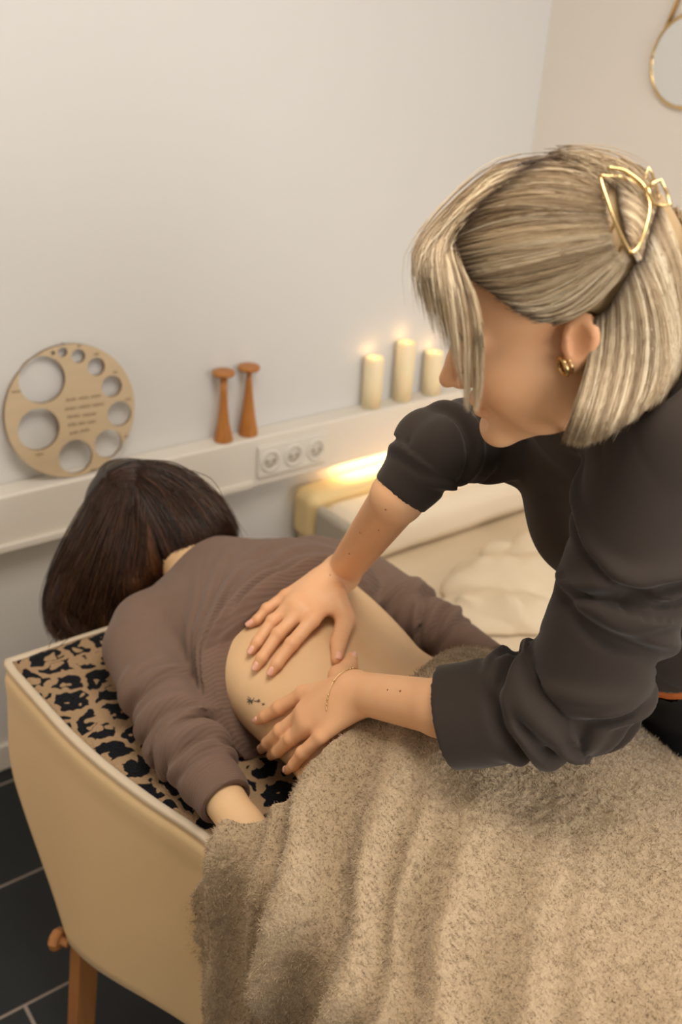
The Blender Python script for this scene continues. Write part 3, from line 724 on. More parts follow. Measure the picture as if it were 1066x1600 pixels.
# the top hem follows its own line across the body
hem = np.interp(Pn[0, :, 0], hx, hy_) ; wgt = np.exp(-yv / 0.28)[:, None]
Pn[:, :, 1] += (hem - 0.82)[None, :] * wgt
spill = np.clip((ZT - 0.02 - Pn[..., 2]), 0, 1) * (Pn[..., 0] < 0.7)
Pn[:, :, 1] += np.minimum(0.55 * spill, 0.055 + 0.18 * spill) * np.exp(-yv / 0.35)[:, None]
X, Y, Z = Pn[..., 0], Pn[..., 1], Pn[..., 2]
side = 1 - sstep(X, 0.44, 0.74)                     # grows towards the near edge
fl_ = Pn.reshape(-1, 3)
nw = vnoise(np.c_[fl_[:, 0] * 0.6, fl_[:, 1], fl_[:, 2] * 0.6], 7).reshape(NV, NU); nw2 = vnoise(np.c_[fl_[:, 0] * 0.7, fl_[:, 1] + 5, fl_[:, 2] * 0.7], 16).reshape(NV, NU)
def bump_(c, wd): return np.exp(-((Yw - c) / wd) ** 2)
# ridges fan out from the hip: level across the thigh, then straight down the side
Yw = Y + 0.045 * (nw - 0.5) - 0.80 * np.clip(X - 0.46, 0, 0.30) * sstep(X, 0.44, 0.56)
fold = 0.022 * bump_(0.795, 0.018) + 0.044 * bump_(0.640, 0.032) + 0.030 * bump_(0.530, 0.022) + 0.014 * bump_(0.475, 0.013) + 0.034 * bump_(0.40, 0.028) + 0.030 * bump_(0.28, 0.026) + 0.016 * bump_(0.22, 0.015) + 0.028 * bump_(0.12, 0.03) + 0.016 * bump_(0.71, 0.014)
amp = 0.15 + 0.95 * side; amp = amp * (0.25 + 0.75 * (1 - sstep(X, 0.62, 0.92))) * (0.55 + 0.9 * nw2)
disp = fold * amp + 0.010 * (nw - 0.5) + 0.006 * (nw2 - 0.5)
# surface normals of the smooth cloth
def normals(Q):
    du = np.gradient(Q, axis=1); dv = np.gradient(Q, axis=0); n_ = np.cross(du, -dv); return n_ / (np.linalg.norm(n_, axis=2, keepdims=True) + 1e-9)
Nn = normals(Pn)
Q = Pn + Nn * disp[..., None]
tuft = vnoise(Q.reshape(-1, 3), 190).reshape(NV, NU) + 0.6 * vnoise(Q.reshape(-1, 3) + 7, 95).reshape(NV, NU)
N2 = normals(Q); Q = Q + N2 * (0.0028 * (tuft - 0.8))[..., None]
under = Q - N2 * 0.009
V = np.vstack([Q.reshape(-1, 3), under.reshape(-1, 3)]); n_ = NV * NU
i_, j_ = np.meshgrid(np.arange(NU - 1), np.arange(NV - 1)); a = (j_ * NU + i_).ravel()
F = [np.stack([a, a + NU, a + NU + 1, a + 1], 1), np.stack([a, a + 1, a + NU + 1, a + NU], 1) + n_]
# rolled edge all round
e = np.concatenate([np.arange(NU), np.arange(1, NV) * NU + NU - 1, (NV - 1) * NU + np.arange(NU - 2, -1, -1), np.arange(NV - 2, 0, -1) * NU]); e2 = np.roll(e, -1)
mid = (Q.reshape(-1, 3)[e] + under.reshape(-1, 3)[e]) / 2
outd = np.zeros_like(mid); outd[:NU, 1] = 1; outd[NU:NU + NV - 1, 2] = -1; outd[NU + NV - 1:NU + NV + NU - 2, 1] = -1; outd[NU + NV + NU - 2:, 2] = -1
mid = mid + outd * 0.004; m0 = len(V); V = np.vstack([V, mid]); mi_ = m0 + np.arange(len(e)); mi2 = np.roll(mi_, -1)
F += [np.stack([e, e2, mi2, mi_], 1), np.stack([mi_, mi2, e2 + n_, e + n_], 1)]
bk = mesh('blanket', V, np.concatenate(F), M_bl, None, label='thick beige fleece blanket draped over the client\'s hips and the table side', category='blanket')
# its woolly pile: short curled fibres over the outer face
nf = 230000
wq = np.linalg.norm(np.cross(np.gradient(Q, axis=0), np.gradient(Q, axis=1)), axis=2).ravel(); wq = np.cumsum(wq); pick = np.searchsorted(wq, rng.uniform(0, wq[-1], nf)); pick = np.minimum(pick, len(wq) - 1)
p0 = Q.reshape(-1, 3)[pick] + rng.normal(0, 0.0011, (nf, 3)); n0 = N2.reshape(-1, 3)[pick]
cl_ = np.stack([vnoise(p0 + k * 3.3, 130) for k in range(3)], 1) - 0.5
d0 = n0 * 0.55 + cl_ * 1.7 + rng.normal(0, 0.30, (nf, 3)); d0 /= np.linalg.norm(d0, axis=1)[:, None]; d0 = d0 + n0 * np.maximum(0, 0.12 - (d0 * n0).sum(1))[:, None]
sd = np.cross(d0, rng.normal(0, 1, (nf, 3))); sd /= np.linalg.norm(sd, axis=1)[:, None]; ln = rng.uniform(0.0035, 0.0065, (nf, 1)); wd = 0.00055
V = np.stack([p0 - sd * wd - n0 * 0.001, p0 + sd * wd - n0 * 0.001, p0 + d0 * ln + sd * wd * 0.3], 1).reshape(-1, 3)
mesh('pile', V, np.arange(3 * nf, dtype=np.int32).reshape(-1, 3), M_bl, bk, smooth=False, kind='stuff')
# ------------------------------------------------------------------ strands of hair
def strands(name, sheets, vol, mat, parent, rad=0.0007, M_=12, colf=None, jit=2.0, lift=(0.0, 0.005)):
    """sheets: (guides, count, kind); each guide is a polyline on the head as seen, laid on the hair volume"""
    allP, allC = [], []
    for guides, cnt, opt in sheets:
        if 'world' in opt:                                        # guides given in space: comb them onto the hair volume
            G = np.array([spline(g, M_) for g in guides]); t = rng.uniform(0, len(guides) - 1, cnt); i = np.minimum(t.astype(int), len(guides) - 2); f = (t - i)[:, None, None]
            X = G[i] * (1 - f) + G[i + 1] * f + rng.normal(0, 0.003, (cnt, 1, 3)); lf = rng.uniform(0.0, 0.006, (cnt, 1)) * np.ones((1, M_)); Y_ = X.reshape(-1, 3)
            for _ in range(8):
                d = vol(Y_.astype(np.float32)) - lf.ravel(); g_ = np.stack([vol((Y_ + e).astype(np.float32)) for e in 0.002 * np.eye(3)], 1) - (d + lf.ravel())[:, None]; g_ /= np.linalg.norm(g_, axis=1)[:, None] + 1e-9; Y_ = Y_ - np.clip(d, -0.03, 0.03)[:, None] * g_
            X = Y_.reshape(cnt, M_, 3)
            for _ in range(2): Xp = np.concatenate([X[:, :1], X, X[:, -1:]], 1); X = 0.25 * Xp[:, :-2] + 0.5 * Xp[:, 1:-1] + 0.25 * Xp[:, 2:]
            ts = np.clip(0.2 + 0.6 * vnoise(np.c_[t * 9, t * 0, t * 0], 1.0) + rng.normal(0, 0.1, cnt), 0, 1)
            allP.append(X); allC.append(colf(np.repeat(np.linspace(0, 1, M_)[None], cnt, 0), ts, opt)); continue
        G = np.array([spline(g, M_) for g in guides])             # n, M, 2 or 3
        t = rng.uniform(0, len(guides) - 1, cnt); i = np.minimum(t.astype(int), len(guides) - 2); f = (t - i)[:, None, None]
        p = G[i] * (1 - f) + G[i + 1] * f
        ph = rng.uniform(0, 6.28, (cnt, 1)); fr = rng.uniform(0.6, 1.6, (cnt, 1)); u = np.linspace(0, 1, M_)[None, :]
        wob = opt.get('jit', jit) * (rng.normal(0, 1, (cnt, 1)) * (0.5 + u) + 0.8 * np.sin(ph + fr * 5 * u))
        wob2 = opt.get('jit', jit) * (rng.normal(0, 1, (cnt, 1)) * (0.5 + u) + 0.8 * np.cos(ph * 1.7 + fr * 4 * u))
        px = p[..., 0] + wob; py = p[..., 1] + wob2
        # clumping: pull neighbours together towards the tips
        if p.shape[2] == 3:
            tr = trace(vol, px.ravel(), py.ravel(), np.full(px.size, 0.003)); dtr = (np.linalg.norm(tr - CAM, axis=1) / np.linalg.norm(ray(px.ravel(), py.ravel()), axis=1)).reshape(cnt, M_)
            wt = 1 - sstep(u, opt.get('w0', 0.3), opt.get('w1', 0.65)); dd = wt * dtr + (1 - wt) * p[..., 2] + rng.normal(0, 0.0035, (cnt, 1)) * (0.3 + u)
            for _ in range(3): dp = np.concatenate([dd[:, :1], dd, dd[:, -1:]], 1); dd = 0.25 * dp[:, :-2] + 0.5 * dp[:, 1:-1] + 0.25 * dp[:, 2:]
            X = PD(px.ravel(), py.ravel(), dd.ravel()).reshape(cnt, M_, 3)
        else:
            lf = rng.uniform(*opt.get('lift', lift), (cnt, 1)) * np.ones((1, M_))
            X = trace(vol, px.ravel(), py.ravel(), lf.ravel()).reshape(cnt, M_, 3)
            k_ = np.array([0.25, 0.5, 0.25])
            for _ in range(2):
                Xp = np.concatenate([X[:, :1], X, X[:, -1:]], 1); X = 0.25 * Xp[:, :-2] + 0.5 * Xp[:, 1:-1] + 0.25 * Xp[:, 2:]
        lo, hi = opt.get('len', (0.85, 1.0)); L = rng.uniform(lo, hi, cnt)
        # shorten some strands by resampling
        idx = u * L[:, None] * (M_ - 1); a = np.minimum(idx.astype(int), M_ - 2); fr_ = (idx - a)[..., None]; r_ = np.arange(cnt)[:, None]
        X = X[r_, a] * (1 - fr_) + X[r_, a + 1] * fr_
        if 'both' in opt and opt['both'] is not None:
            o_, n_ = opt['both']; Xm = X - 2 * ((X - o_) @ n_)[..., None] * n_; X = np.concatenate([X, Xm[::2]])
        ts = 0.55 * vnoise(np.c_[t * 9, t * 0, t * 0], 1.0) + 0.25 * vnoise(np.c_[t * 31, t * 0 + 3, t * 0], 1.0) + 0.2 * rng.uniform(0, 1, cnt); ts = np.clip((ts - 0.5) * 1.7 + 0.5, 0, 1)
        t2 = ts if len(X) == cnt else np.r_[ts, ts[::2]]; c = colf(np.repeat(u, len(X), 0) , t2, opt)
        allP.append(X); allC.append(c)
    X = np.concatenate(allP); C = np.concatenate(allC); n = len(X)
    T = np.gradient(X, axis=1); T /= np.linalg.norm(T, axis=2, keepdims=True) + 1e-9
    a = np.cross(T, np.array([0.3, 0.5, 0.8])); a /= np.linalg.norm(a, axis=2, keepdims=True) + 1e-9; b = np.cross(T, a)
    prof_ = np.interp(np.linspace(0, 1, M_), [0, 0.1, 0.7, 1], [0.5, 1, 0.9, 0.15]) * rad
    V = np.stack([X + prof_[None, :, None] * (math.cos(q) * a + math.sin(q) * b) for q in (0, 2.094, 4.189)], 2).reshape(-1, 3)
    C = np.repeat(C[:, :, None, :], 3, 2).reshape(-1, 3)
    base = (np.arange(n)[:, None] * M_ + np.arange(M_ - 1)[None]).ravel() * 3
    F = np.concatenate([np.stack([base + q, base + (q + 1) % 3, base + 3 + (q + 1) % 3, base + 3 + q], 1) for q in range(3)])
    return mesh(name, V, F, mat, parent, col=C, kind='stuff')

# ---- client's dark hair
def c_hvol(P):
    d = ell(P, HC + np.array([0.0, 0.01, 0.012]), (0.098, 0.112, 0.104))
    d = smin(d, ell(P, HC + np.array([-0.065, -0.03, -0.06]), (0.070, 0.095, 0.085)), 0.05)
    d = smin(d, ell(P, HC + np.array([0.052, -0.070, -0.006]), (0.072, 0.105, 0.078)), 0.05)
    d = smin(d, ell(P, HC + np.array([-0.005, 0.085, 0.068]), (0.032, 0.026, 0.024)), 0.02)
    return d
def c_hair(P):
    d = c_hvol(P) + 0.006; d = np.maximum(d, (P - np.array([0.72, 1.36, 0.9], np.float32)) @ np.array([0.25, -0.92, 0.1], np.float32) - 0.025)
    return np.maximum(d, (ZT + 0.02) - P[:, 2])
v, f = surfnet(c_hair, (0.5, 1.3, 0.74), (0.9, 1.66, 1.03), 0.005)
c0 = np.array(srgb(30, 20, 15)[:3]); mesh('hair_mass', v, f, M_hair2, cl, col=np.tile(c0, (len(v), 1)) * (0.7 + 0.6 * vnoise(v * np.array([1, 1, 0.3]), 60)[:, None]))
def ccol(u, t, opt):
    a = np.array(srgb(26, 17, 12)[:3]); b = np.array(srgb(104, 64, 38)[:3]); k_ = (0.08 + 0.65 * t[:, None] ** 2 + 0.25 * u * t[:, None])[..., None]
    return a * (1 - k_) + b * k_
CH = [
 ([[(168, 742), (128, 795), (92, 870), (66, 945), (90, 1008)], [(185, 745), (150, 800), (115, 880), (80, 950), (105, 1008)], [(192, 742), (165, 810), (140, 890), (115, 970), (150, 1015)], [(200, 742), (185, 820), (170, 900), (160, 985), (185, 1015)], [(206, 742), (205, 820), (205, 900), (207, 930), (222, 950)], [(212, 742), (228, 810), (245, 870), (250, 885), (262, 905)]], 3400, dict(jit=3.0)),
 ([[(212, 742), (232, 800), (256, 868), (280, 916)], [(215, 738), (255, 790), (288, 852), (320, 890)], [(215, 732), (280, 770), (330, 832), (356, 868)], [(212, 728), (290, 752), (347, 802), (372, 850)], [(208, 723), (270, 728), (340, 775), (374, 836)]], 2600, dict(jit=2.5)),
 ([[(185, 745), (140, 820), (95, 900), (80, 960), (110, 1012), (150, 1022)], [(200, 742), (170, 830), (140, 920), (125, 980), (150, 1018), (185, 1012)], [(212, 742), (225, 820), (215, 900), (195, 960), (185, 1000), (200, 1020)]], 420, dict(jit=8.0, lift=(0.004, 0.012))),
 ([[(212, 742), (250, 790), (280, 850), (300, 890)], [(208, 724), (290, 745), (350, 800), (378, 850)]], 260, dict(jit=6.0, lift=(0.003, 0.010))),
 ([[(165, 742), (190, 728), (225, 722), (260, 728)], [(168, 752), (195, 740), (230, 735), (270, 745)], [(175, 760), (200, 750), (240, 752), (270, 765)]], 500, dict(jit=2.0)),
]
strands('hair', CH, c_hvol, M_hair2, cl, 0.0008, 12, ccol, lift=(0.0, 0.006))
# a few flyaway hairs and the loose ends on the towel
fly = []
for g in ([(300, 735, 1.62), (330, 748, 1.6), (348, 775, 1.58), (355, 800, 1.56)], [(95, 985, 1.66), (80, 1003, 1.65), (76, 1012, 1.65)], [(110, 995, 1.66), (95, 1008, 1.65), (85, 1015, 1.65)], [(160, 738, 1.72), (170, 722, 1.7), (200, 716, 1.68), (240, 722, 1.65)], [(225, 718, 1.66), (270, 722, 1.64), (310, 742, 1.62)]):
    q = np.array(g, float); fly.append(spline(PD(q[:, 0], q[:, 1], q[:, 2]), 10))
v, f = tube(fly, 0.0006, 4); mesh('loose_strand', v, f, M_hair2, cl, col=np.tile(np.array(srgb(60, 40, 28)[:3]), (len(v), 1)), kind='stuff')
# tattoo: a small sprig with two blossoms, lying on the skin
tp = []
def sk(px, py, off=0.0006): return trace(c_torso, np.atleast_1d(float(px)), np.atleast_1d(float(py)), off)[0]
for a, b in (((386, 1092), (395, 1097)), ((389, 1101), (392, 1090)), ((386, 1097), (396, 1093)), ((393, 1099), (397, 1090)), ((388, 1088), (391, 1094)), ((394, 1100), (390, 1093)), ((401, 1094), (407, 1096)), ((402, 1097), (406, 1093)), ((404, 1092), (404, 1098)), ((409, 1099), (414, 1101)), ((410, 1102), (413, 1098)), ((397, 1095), (401, 1096))):
    tp.append([sk(a[0] + (b[0] - a[0]) * q, a[1] + (b[1] - a[1]) * q) for q in (0, 0.5, 1)])
v, f = tube(tp, 0.00045, 5); mesh('tattoo', v, f, M_tattoo, cl, kind='stuff', label='tiny dark sprig tattoo on the flank')
# ------------------------------------------------------------------ masseuse
# head axes: F to the nose, L to her left ear, Up to the crown
def rot_axes():
    a, b, c = math.radians(21), math.radians(30), math.radians(10)
    U = np.array([-math.sin(a), -math.cos(a), 0]); Fv = np.array([-math.cos(a), math.sin(a), 0]); L = np.array([0, 0, -1.])
    U2 = math.cos(b) * U + math.sin(b) * L; L2 = math.cos(b) * L - math.sin(b) * U
    F2 = math.cos(c) * Fv - math.sin(c) * L2; L3 = math.cos(c) * L2 + math.sin(c) * Fv
    return cam2world(F2), cam2world(L3), cam2world(U2)
hF, hL, hU = rot_axes(); HR = np.stack([hF, hL, hU], 1).astype(np.float32)
hO = PD(905, 527, 0.905) - 0.074 * hL
def hw(f_, l_, u_): return hO + f_ * hF + l_ * hL + u_ * hU
LS, RS = PD(1040, 668, 1.0), PD(806, 672, 1.29)
LE, RE = PD(905, 1092, 1.10), PD(682, 700, 1.22)
lat = nrm(LS - RS); NBt = (LS + RS) / 2 + np.array([0.02, 0.0, 0.055])
WA = np.array([1.13, 0.67, 0.985]); HI = np.array([1.235, 0.67, 0.84])
print('head', hO, 'LS', LS, 'RS', RS, 'LE', LE, 'RE', RE)
def on(px, py, off): return trace(c_torso, np.array([float(px)]), np.array([float(py)]), off)[0]
def hand_pts(fingers, offs=(0.022, 0.014, 0.0095, 0.0065)):
    return [[on(x, y, o_) for (x, y), o_ in zip(fg, offs)] for fg in fingers]
# fingers: knuckle, middle joint, end joint, tip
RH = hand_pts([[(447, 931), (417, 952), (402, 968), (391, 975)], [(459, 944), (426, 971), (402, 1004), (393, 1017)], [(472, 954), (435, 991), (409, 1028), (400, 1042)], [(488, 969), (456, 1006), (433, 1037), (424, 1050)]])
RT = [on(524, 934, 0.030), on(540, 968, 0.019), on(529, 1003, 0.012), on(527, 1030, 0.008)]
LH = hand_pts([[(474, 1084), (437, 1106), (415, 1119), (403, 1126)], [(479, 1110), (439, 1142), (418, 1161), (409, 1171)], [(487, 1132), (455, 1154), (434, 1174), (424, 1181)], [(502, 1150), (473, 1177), (459, 1195), (449, 1204)]])
LT = [on(540, 1080, 0.030), on(530, 1056, 0.020), on(545, 1042, 0.014), on(550, 1028, 0.012)]
RW, LW = on(537, 892, 0.036), on(560, 1082, 0.040)
fr = [0.0108, 0.0098, 0.0084, 0.0066]
def hand(P, H4, T, Wr, fore, elbow):
    d = chain(P, [elbow, fore, Wr], [0.041, 0.033, 0.027], 0.01)
    m = (H4[1][0] + H4[2][0]) / 2
    for i, fg in enumerate(H4):
        r = [q * (0.88 if i == (0 if H4 is RH else 3) else 1.0) for q in fr]
        fgd = chain(P, fg, r, 0.0035)
        pal = cone(P, Wr * 0.9 + m * 0.1 + (fg[0] - m) * 0.25, fg[0], 0.021, r[0] + 0.0005)
        d = smin(d, pal, 0.016); d = smin(d, fgd, 0.005)
        d = smin(d, np.linalg.norm(P - (fg[1] + np.array([0, 0, 0.0015])).astype(np.float32), axis=1) - r[1] * 0.96, 0.004)
    d = smin(d, cone(P, Wr * 0.6 + m * 0.4, m, 0.022, 0.017), 0.02)
    d = smin(d, chain(P, T, [0.019, 0.0145, 0.0115, 0.0085], 0.005), 0.014)
    return d
RF, LF = PD(622, 776, 1.235), PD(690, 1106, 1.165)
def right_arm(P): return hand(P, RH, RT, RW, RF, RE)
def left_arm(P): return hand(P, LH, LT, LW, LF, LE)
def ear(P, s):
    q = (P - hw(0.001, s * 0.086, 0.000)) @ HR / 0.86; q[:, 1] *= s
    a = -0.30; f_ = q[:, 0] * math.cos(a) - q[:, 2] * math.sin(a); u_ = q[:, 0] * math.sin(a) + q[:, 2] * math.cos(a); l_ = q[:, 1] + 0.35 * f_
    e = np.stack([f_, l_, u_], 1).astype(np.float32)
    d = ell(e, (0, 0, 0.004), (0.019, 0.008, 0.030))
    d = smin(d, ell(e, (0.006, -0.001, -0.026), (0.009, 0.006, 0.011)), 0.008)
    d = smax(d, -ell(e, (0.004, 0.008, 0.002), (0.0115, 0.0095, 0.020)), 0.003)
    d = smin(d, ell(e, (0.0145, 0.003, -0.006), (0.004, 0.005, 0.008)), 0.004)
    return d
def head(P):
    q = ((P - hO.astype(np.float32)) @ HR).astype(np.float32); qs = q.copy(); qs[:, 1] = np.abs(q[:, 1])
    d = ell(q, (0.006, 0, 0.045), (0.094, 0.076, 0.088))
    d = smin(d, ell(q, (0.055, 0, -0.030), (0.050, 0.058, 0.078)), 0.03)
    d = smin(d, chain(qs, [(0.005, 0.054, -0.035), (0.025, 0.050, -0.068), (0.082, 0.010, -0.103)], [0.018, 0.018, 0.015], 0.02), 0.03)
    d = smin(d, ell(q, (0.092, 0, -0.106), (0.015, 0.021, 0.015)), 0.018)
    d = smin(d, ell(qs, (0.070, 0.042, -0.032), (0.030, 0.022, 0.032)), 0.02)
    d = smin(d, ell(qs, (0.035, 0.050, -0.050), (0.040, 0.018, 0.045)), 0.025)
    d = smin(d, ell(qs, (0.094, 0.026, 0.016), (0.014, 0.028, 0.008)), 0.016)
    d = smax(d, -ell(qs, (0.112, 0.032, -0.002), (0.018, 0.019, 0.012)), 0.014)
    d = smin(d, ell(qs, (0.085, 0.032, -0.004), (0.0135, 0.0145, 0.0135)), 0.003)
    d = smin(d, chain(q, [(0.098, 0, 0.008), (0.112, 0, -0.018), (0.124, 0, -0.036)], [0.008, 0.0085, 0.0098], 0.006), 0.010)
    d = smin(d, ell(qs, (0.111, 0.010, -0.041), (0.010, 0.0075, 0.0065)), 0.006)
    d = smax(d, -ell(q, (0.118, 0, -0.0505), (0.010, 0.014, 0.0035)), 0.008)
    d = smin(d, ell(q, (0.100, 0, -0.0665), (0.0105, 0.021, 0.0062)), 0.005)
    d = smin(d, ell(q, (0.0985, 0, -0.0790), (0.0105, 0.018, 0.0070)), 0.005)
    d = smax(d, -ell(q, (0.110, 0, -0.0725), (0.009, 0.024, 0.0011)), 0.002)
    d = smax(d, -ell(q, (0.106, 0, -0.0905), (0.010, 0.016, 0.005)), 0.008)
    d = smin(d, ear(P, 1), 0.004); d = smin(d, ear(P, -1), 0.004)
    return d
def core(P):
    d = smin(head(P), cone(P, hw(-0.035, 0, -0.035), NBt, 0.052, 0.060), 0.03)
    d = smin(d, chain(P, [LS - 0.02 * lat, NBt + np.array([0.02, 0, -0.04]), RS + 0.02 * lat], [0.04, 0.05, 0.04], 0.03), 0.04)
    d = smin(d, chain(P, [NBt + np.array([0.03, 0, -0.09]), WA, HI], [0.066, 0.07, 0.08], 0.05), 0.06)
    d = smin(d, cone(P, LS, LE, 0.042, 0.036), 0.02); d = smin(d, cone(P, RS, RE, 0.042, 0.036), 0.02)
    return d
th = thing('person', (1.25, 0.67, 0), 'blonde woman in a dark long-sleeved top leaning over, both hands on the bared back', 'person')
VS, FS, nb_ = [], [], 0
for fn, lo, hi, h in ((right_arm, np.minimum(RE, RH[3][3]) - 0.12, np.maximum(RE, RW) + 0.12, 0.0018),
                      (left_arm, np.minimum(LE, LH[3][3]) - 0.12, np.maximum(LE, LH[0][0]) + 0.12, 0.0018),
                      (core, None, None, 0.0026)):
    if lo is None:
        a = np.array([hO - 0.16, LS - 0.1, RS - 0.1, LE - 0.06, RE - 0.06, HI - 0.12]).min(0); b = np.array([hO + 0.16, LS + 0.1, RS + 0.1, HI + 0.12, RE + 0.06]).max(0)
    else: a, b = lo, hi
    v, f = surfnet(fn, a, b, h); VS.append(v); FS.append(f + nb_); nb_ += len(v)
v = np.vstack(VS); f = np.concatenate(FS)
# skin colour: lips, knuckles and finger ends are redder
cc = np.ones((len(v), 3))
q = (v - hO) @ HR.astype(float)
lip = np.clip(1.3 - np.sqrt(((q[:, 0] - 0.102) / 0.014) ** 2 + (q[:, 1] / 0.024) ** 2 + ((q[:, 2] + 0.0725) / 0.013) ** 2), 0, 1)
red = np.zeros(len(v))
for fg in RH + LH + [RT, LT]:
    for p, r, a in ((fg[0], 0.014, 0.35), (fg[1], 0.011, 0.4), (fg[2], 0.009, 0.35), (fg[3], 0.011, 0.55)):
        red = np.maximum(red, a * np.exp(-(((v - p) ** 2).sum(1)) / (2 * r * r)))
for s in (1, -1): red = np.maximum(red, 0.35 * np.exp(-(((q - np.array([0.085, s * 0.042, -0.035])) ** 2).sum(1)) / (2 * 0.022 ** 2))); red = np.maximum(red, 0.5 * np.exp(-(((q - np.array([-0.005, s * 0.085, 0.0])) ** 2).sum(1)) / (2 * 0.022 ** 2)))
red = np.maximum(red, 0.3 * np.exp(-(((q - np.array([0.125, 0, -0.036])) ** 2).sum(1)) / (2 * 0.012 ** 2)))
red = np.maximum(red, 0.8 * lip)
cc *= 1 - red[:, None] * np.array([0.06, 0.27, 0.34])
mottle = vnoise(v, 55)[:, None] * 0.5 + vnoise(v, 120)[:, None] * 0.5; cc *= 1 - np.array([0.02, 0.09, 0.11]) * (mottle - 0.3)
tb = mesh('body', v, f, M_skin, th, col=cc)
# nails
def nail(fg, r, wd=0.0108, ln=0.0128, nrm_=None, back=0.0015):
    T = nrm(fg[3] - fg[2]); N = nrm_ if nrm_ is not None else np.array([0, 0, 1.0]); N = nrm(N - (N @ T) * T); B = np.cross(T, N); V = []
    for lay in (0.0009, -0.0006):
        for i in range(7):
            s = i / 6 * 2 - 1
            for j in range(8):
                t = j / 7; half = wd / 2 * (1 - 0.42 * max(0, (t - 0.62) / 0.38) ** 2 - 0.25 * max(0, (0.22 - t) / 0.22) ** 2); a = s * half / (r * 0.95)
                V.append(fg[3] - back * T + T * (t * ln - ln * 0.42) + (r + 0.0004 + lay - 0.0016 * max(0, t - 0.35)) * (math.cos(a) * N) + r * math.sin(a) * B - 0.0012 * s * s * N)
    F = []
    for i in range(6):
        for j in range(7):
            a = i * 8 + j; F.append((a, a + 1, a + 9, a + 8)); F.append((56 + a, 56 + a + 8, 56 + a + 9, 56 + a + 1))
    rim = [j for j in range(8)] + [i * 8 + 7 for i in range(1, 7)] + [48 + j for j in range(6, -1, -1)] + [i * 8 for i in range(5, 0, -1)]
    for a, b in zip(rim, rim[1:] + rim[:1]): F.append((b, a, 56 + a, 56 + b))
    mesh('fingernail', V, F, M_nail, tb)
tocam = nrm(CAM - RW)
for fg in RH: nail(fg, 0.0066, nrm_=nrm(np.array([0, 0, 1.0]) * 0.6 + tocam * 0.5))
nail(RT, 0.0085, 0.0108, 0.014, nrm_=nrm(tocam + np.array([0.3, 0, 0.2])))
for fg in LH: nail(fg, 0.0066, nrm_=nrm(np.array([-0.45, 0, 0.8]) + tocam * 0.2))
nail(LT, 0.0085, 0.0108, 0.014, nrm_=nrm(tocam + np.array([0.2, 0, 0.3])))
# eye lines, brows
M_lash = simple('lash_brow', srgb(74, 52, 36), 0.7, 0.1, 60)
ps = []
for s in (1, -1):
    ps.append([hw(0.0965 - 0.0028 * abs(k), s * (0.032 + 0.0042 * k), -0.0085 - 0.0012 * k * k * 0.3) for k in np.linspace(-3, 3, 9)])
for p_ in ps:
    v, f = tube([p_], 0.0011, 5); mesh('eyelash', v, f, M_lash, th)
br = []
for s in (1, -1):
    for dz in (-0.0015, 0.0, 0.0015):
        g = np.array([hw(0.16, s * y_, 0.0185 + z_ + dz) for y_, z_ in ((0.014, 0.0), (0.028, 0.003), (0.042, 0.003), (0.052, -0.002))])
        # lay the brow on the skin by moving back along F
        for _ in range(40): g = g - np.maximum(head(g.astype(np.float32)) - 0.0004, 0)[:, None] * hF * 0.8
        br.append(spline(g, 9))
    v, f = tube([np.mean(br, 0)], [0.0012, 0.0022, 0.0026, 0.0028, 0.0028, 0.0026, 0.0022, 0.0016, 0.0008], 6); mesh('eyebrow', v, f, M_lash, th); br = []
# moles on the forearms
ml = []
V, F = [], []
for px, py, r in ((563, 832, 0.0015), (592, 828, 0.0012), (546, 865, 0.0013), (603, 796, 0.0013), (516, 899, 0.0013), (626, 1080, 0.0016), (606, 1078, 0.0012)):
    p = trace(lambda P: np.minimum(right_arm(P), left_arm(P)), np.array([float(px)]), np.array([float(py)]), 0.0)[0]
    n_ = nrm(CAM - p); a_, f_ = lathe([(r * 0.9, -0.0008), (r, 0.0), (r * 0.6, 0.0006)], p, 10, n_); F += [tuple(i + len(V) for i in g) for g in f_]; V += list(a_)
mesh('mole', V, F, M_mole, th, kind='stuff')

# ---- dark top
T_FOLDS = [make_folds(33, 0.6, 46, 0.07, 0.52, (0.0075, 0.0135), (0.45, 1.1), 0.026, focus=0.33), make_folds(6, 0.4, 22, 0.00, 0.36, (0.0075, 0.011), (1.0, 2.2), 0.010)]
def t_sleeve(P, A, r, cut, st, a1, inner_r, ref):
    d, s, ph = limb(P, A, r, ref)
    L = sum(np.linalg.norm(np.array(A[i + 1]) - np.array(A[i])) for i in range(len(A) - 1))
    w_ = 1.0 if L > 0.45 else 0.55; am = sstep(s, 0.0, 0.08) * (1 - 0.92 * sstep(s, L - 0.085 * w_, L - 0.045 * w_)) * (0.8 + 0.4 * vnoise(P + 8, 6))
    d = d - am * a1 * folds(s, ph, st, P)
    e = np.array(A[-1]); t = nrm(e - np.array(A[-2])); q = (P - e) @ t.astype(np.float32)
    d = np.maximum(d, q - cut)
    return np.maximum(d, -cone(P, e - 0.035 * t, e + 0.1 * t, inner_r, inner_r))
LSL = [LS, LS * 0.45 + LE * 0.55 + np.array([0.01, -0.005, 0.0]), LE, PD(700, 1121, 1.155)]; RSL = [RS, RS * 0.5 + RE * 0.5, RE, PD(626, 772, 1.235)]
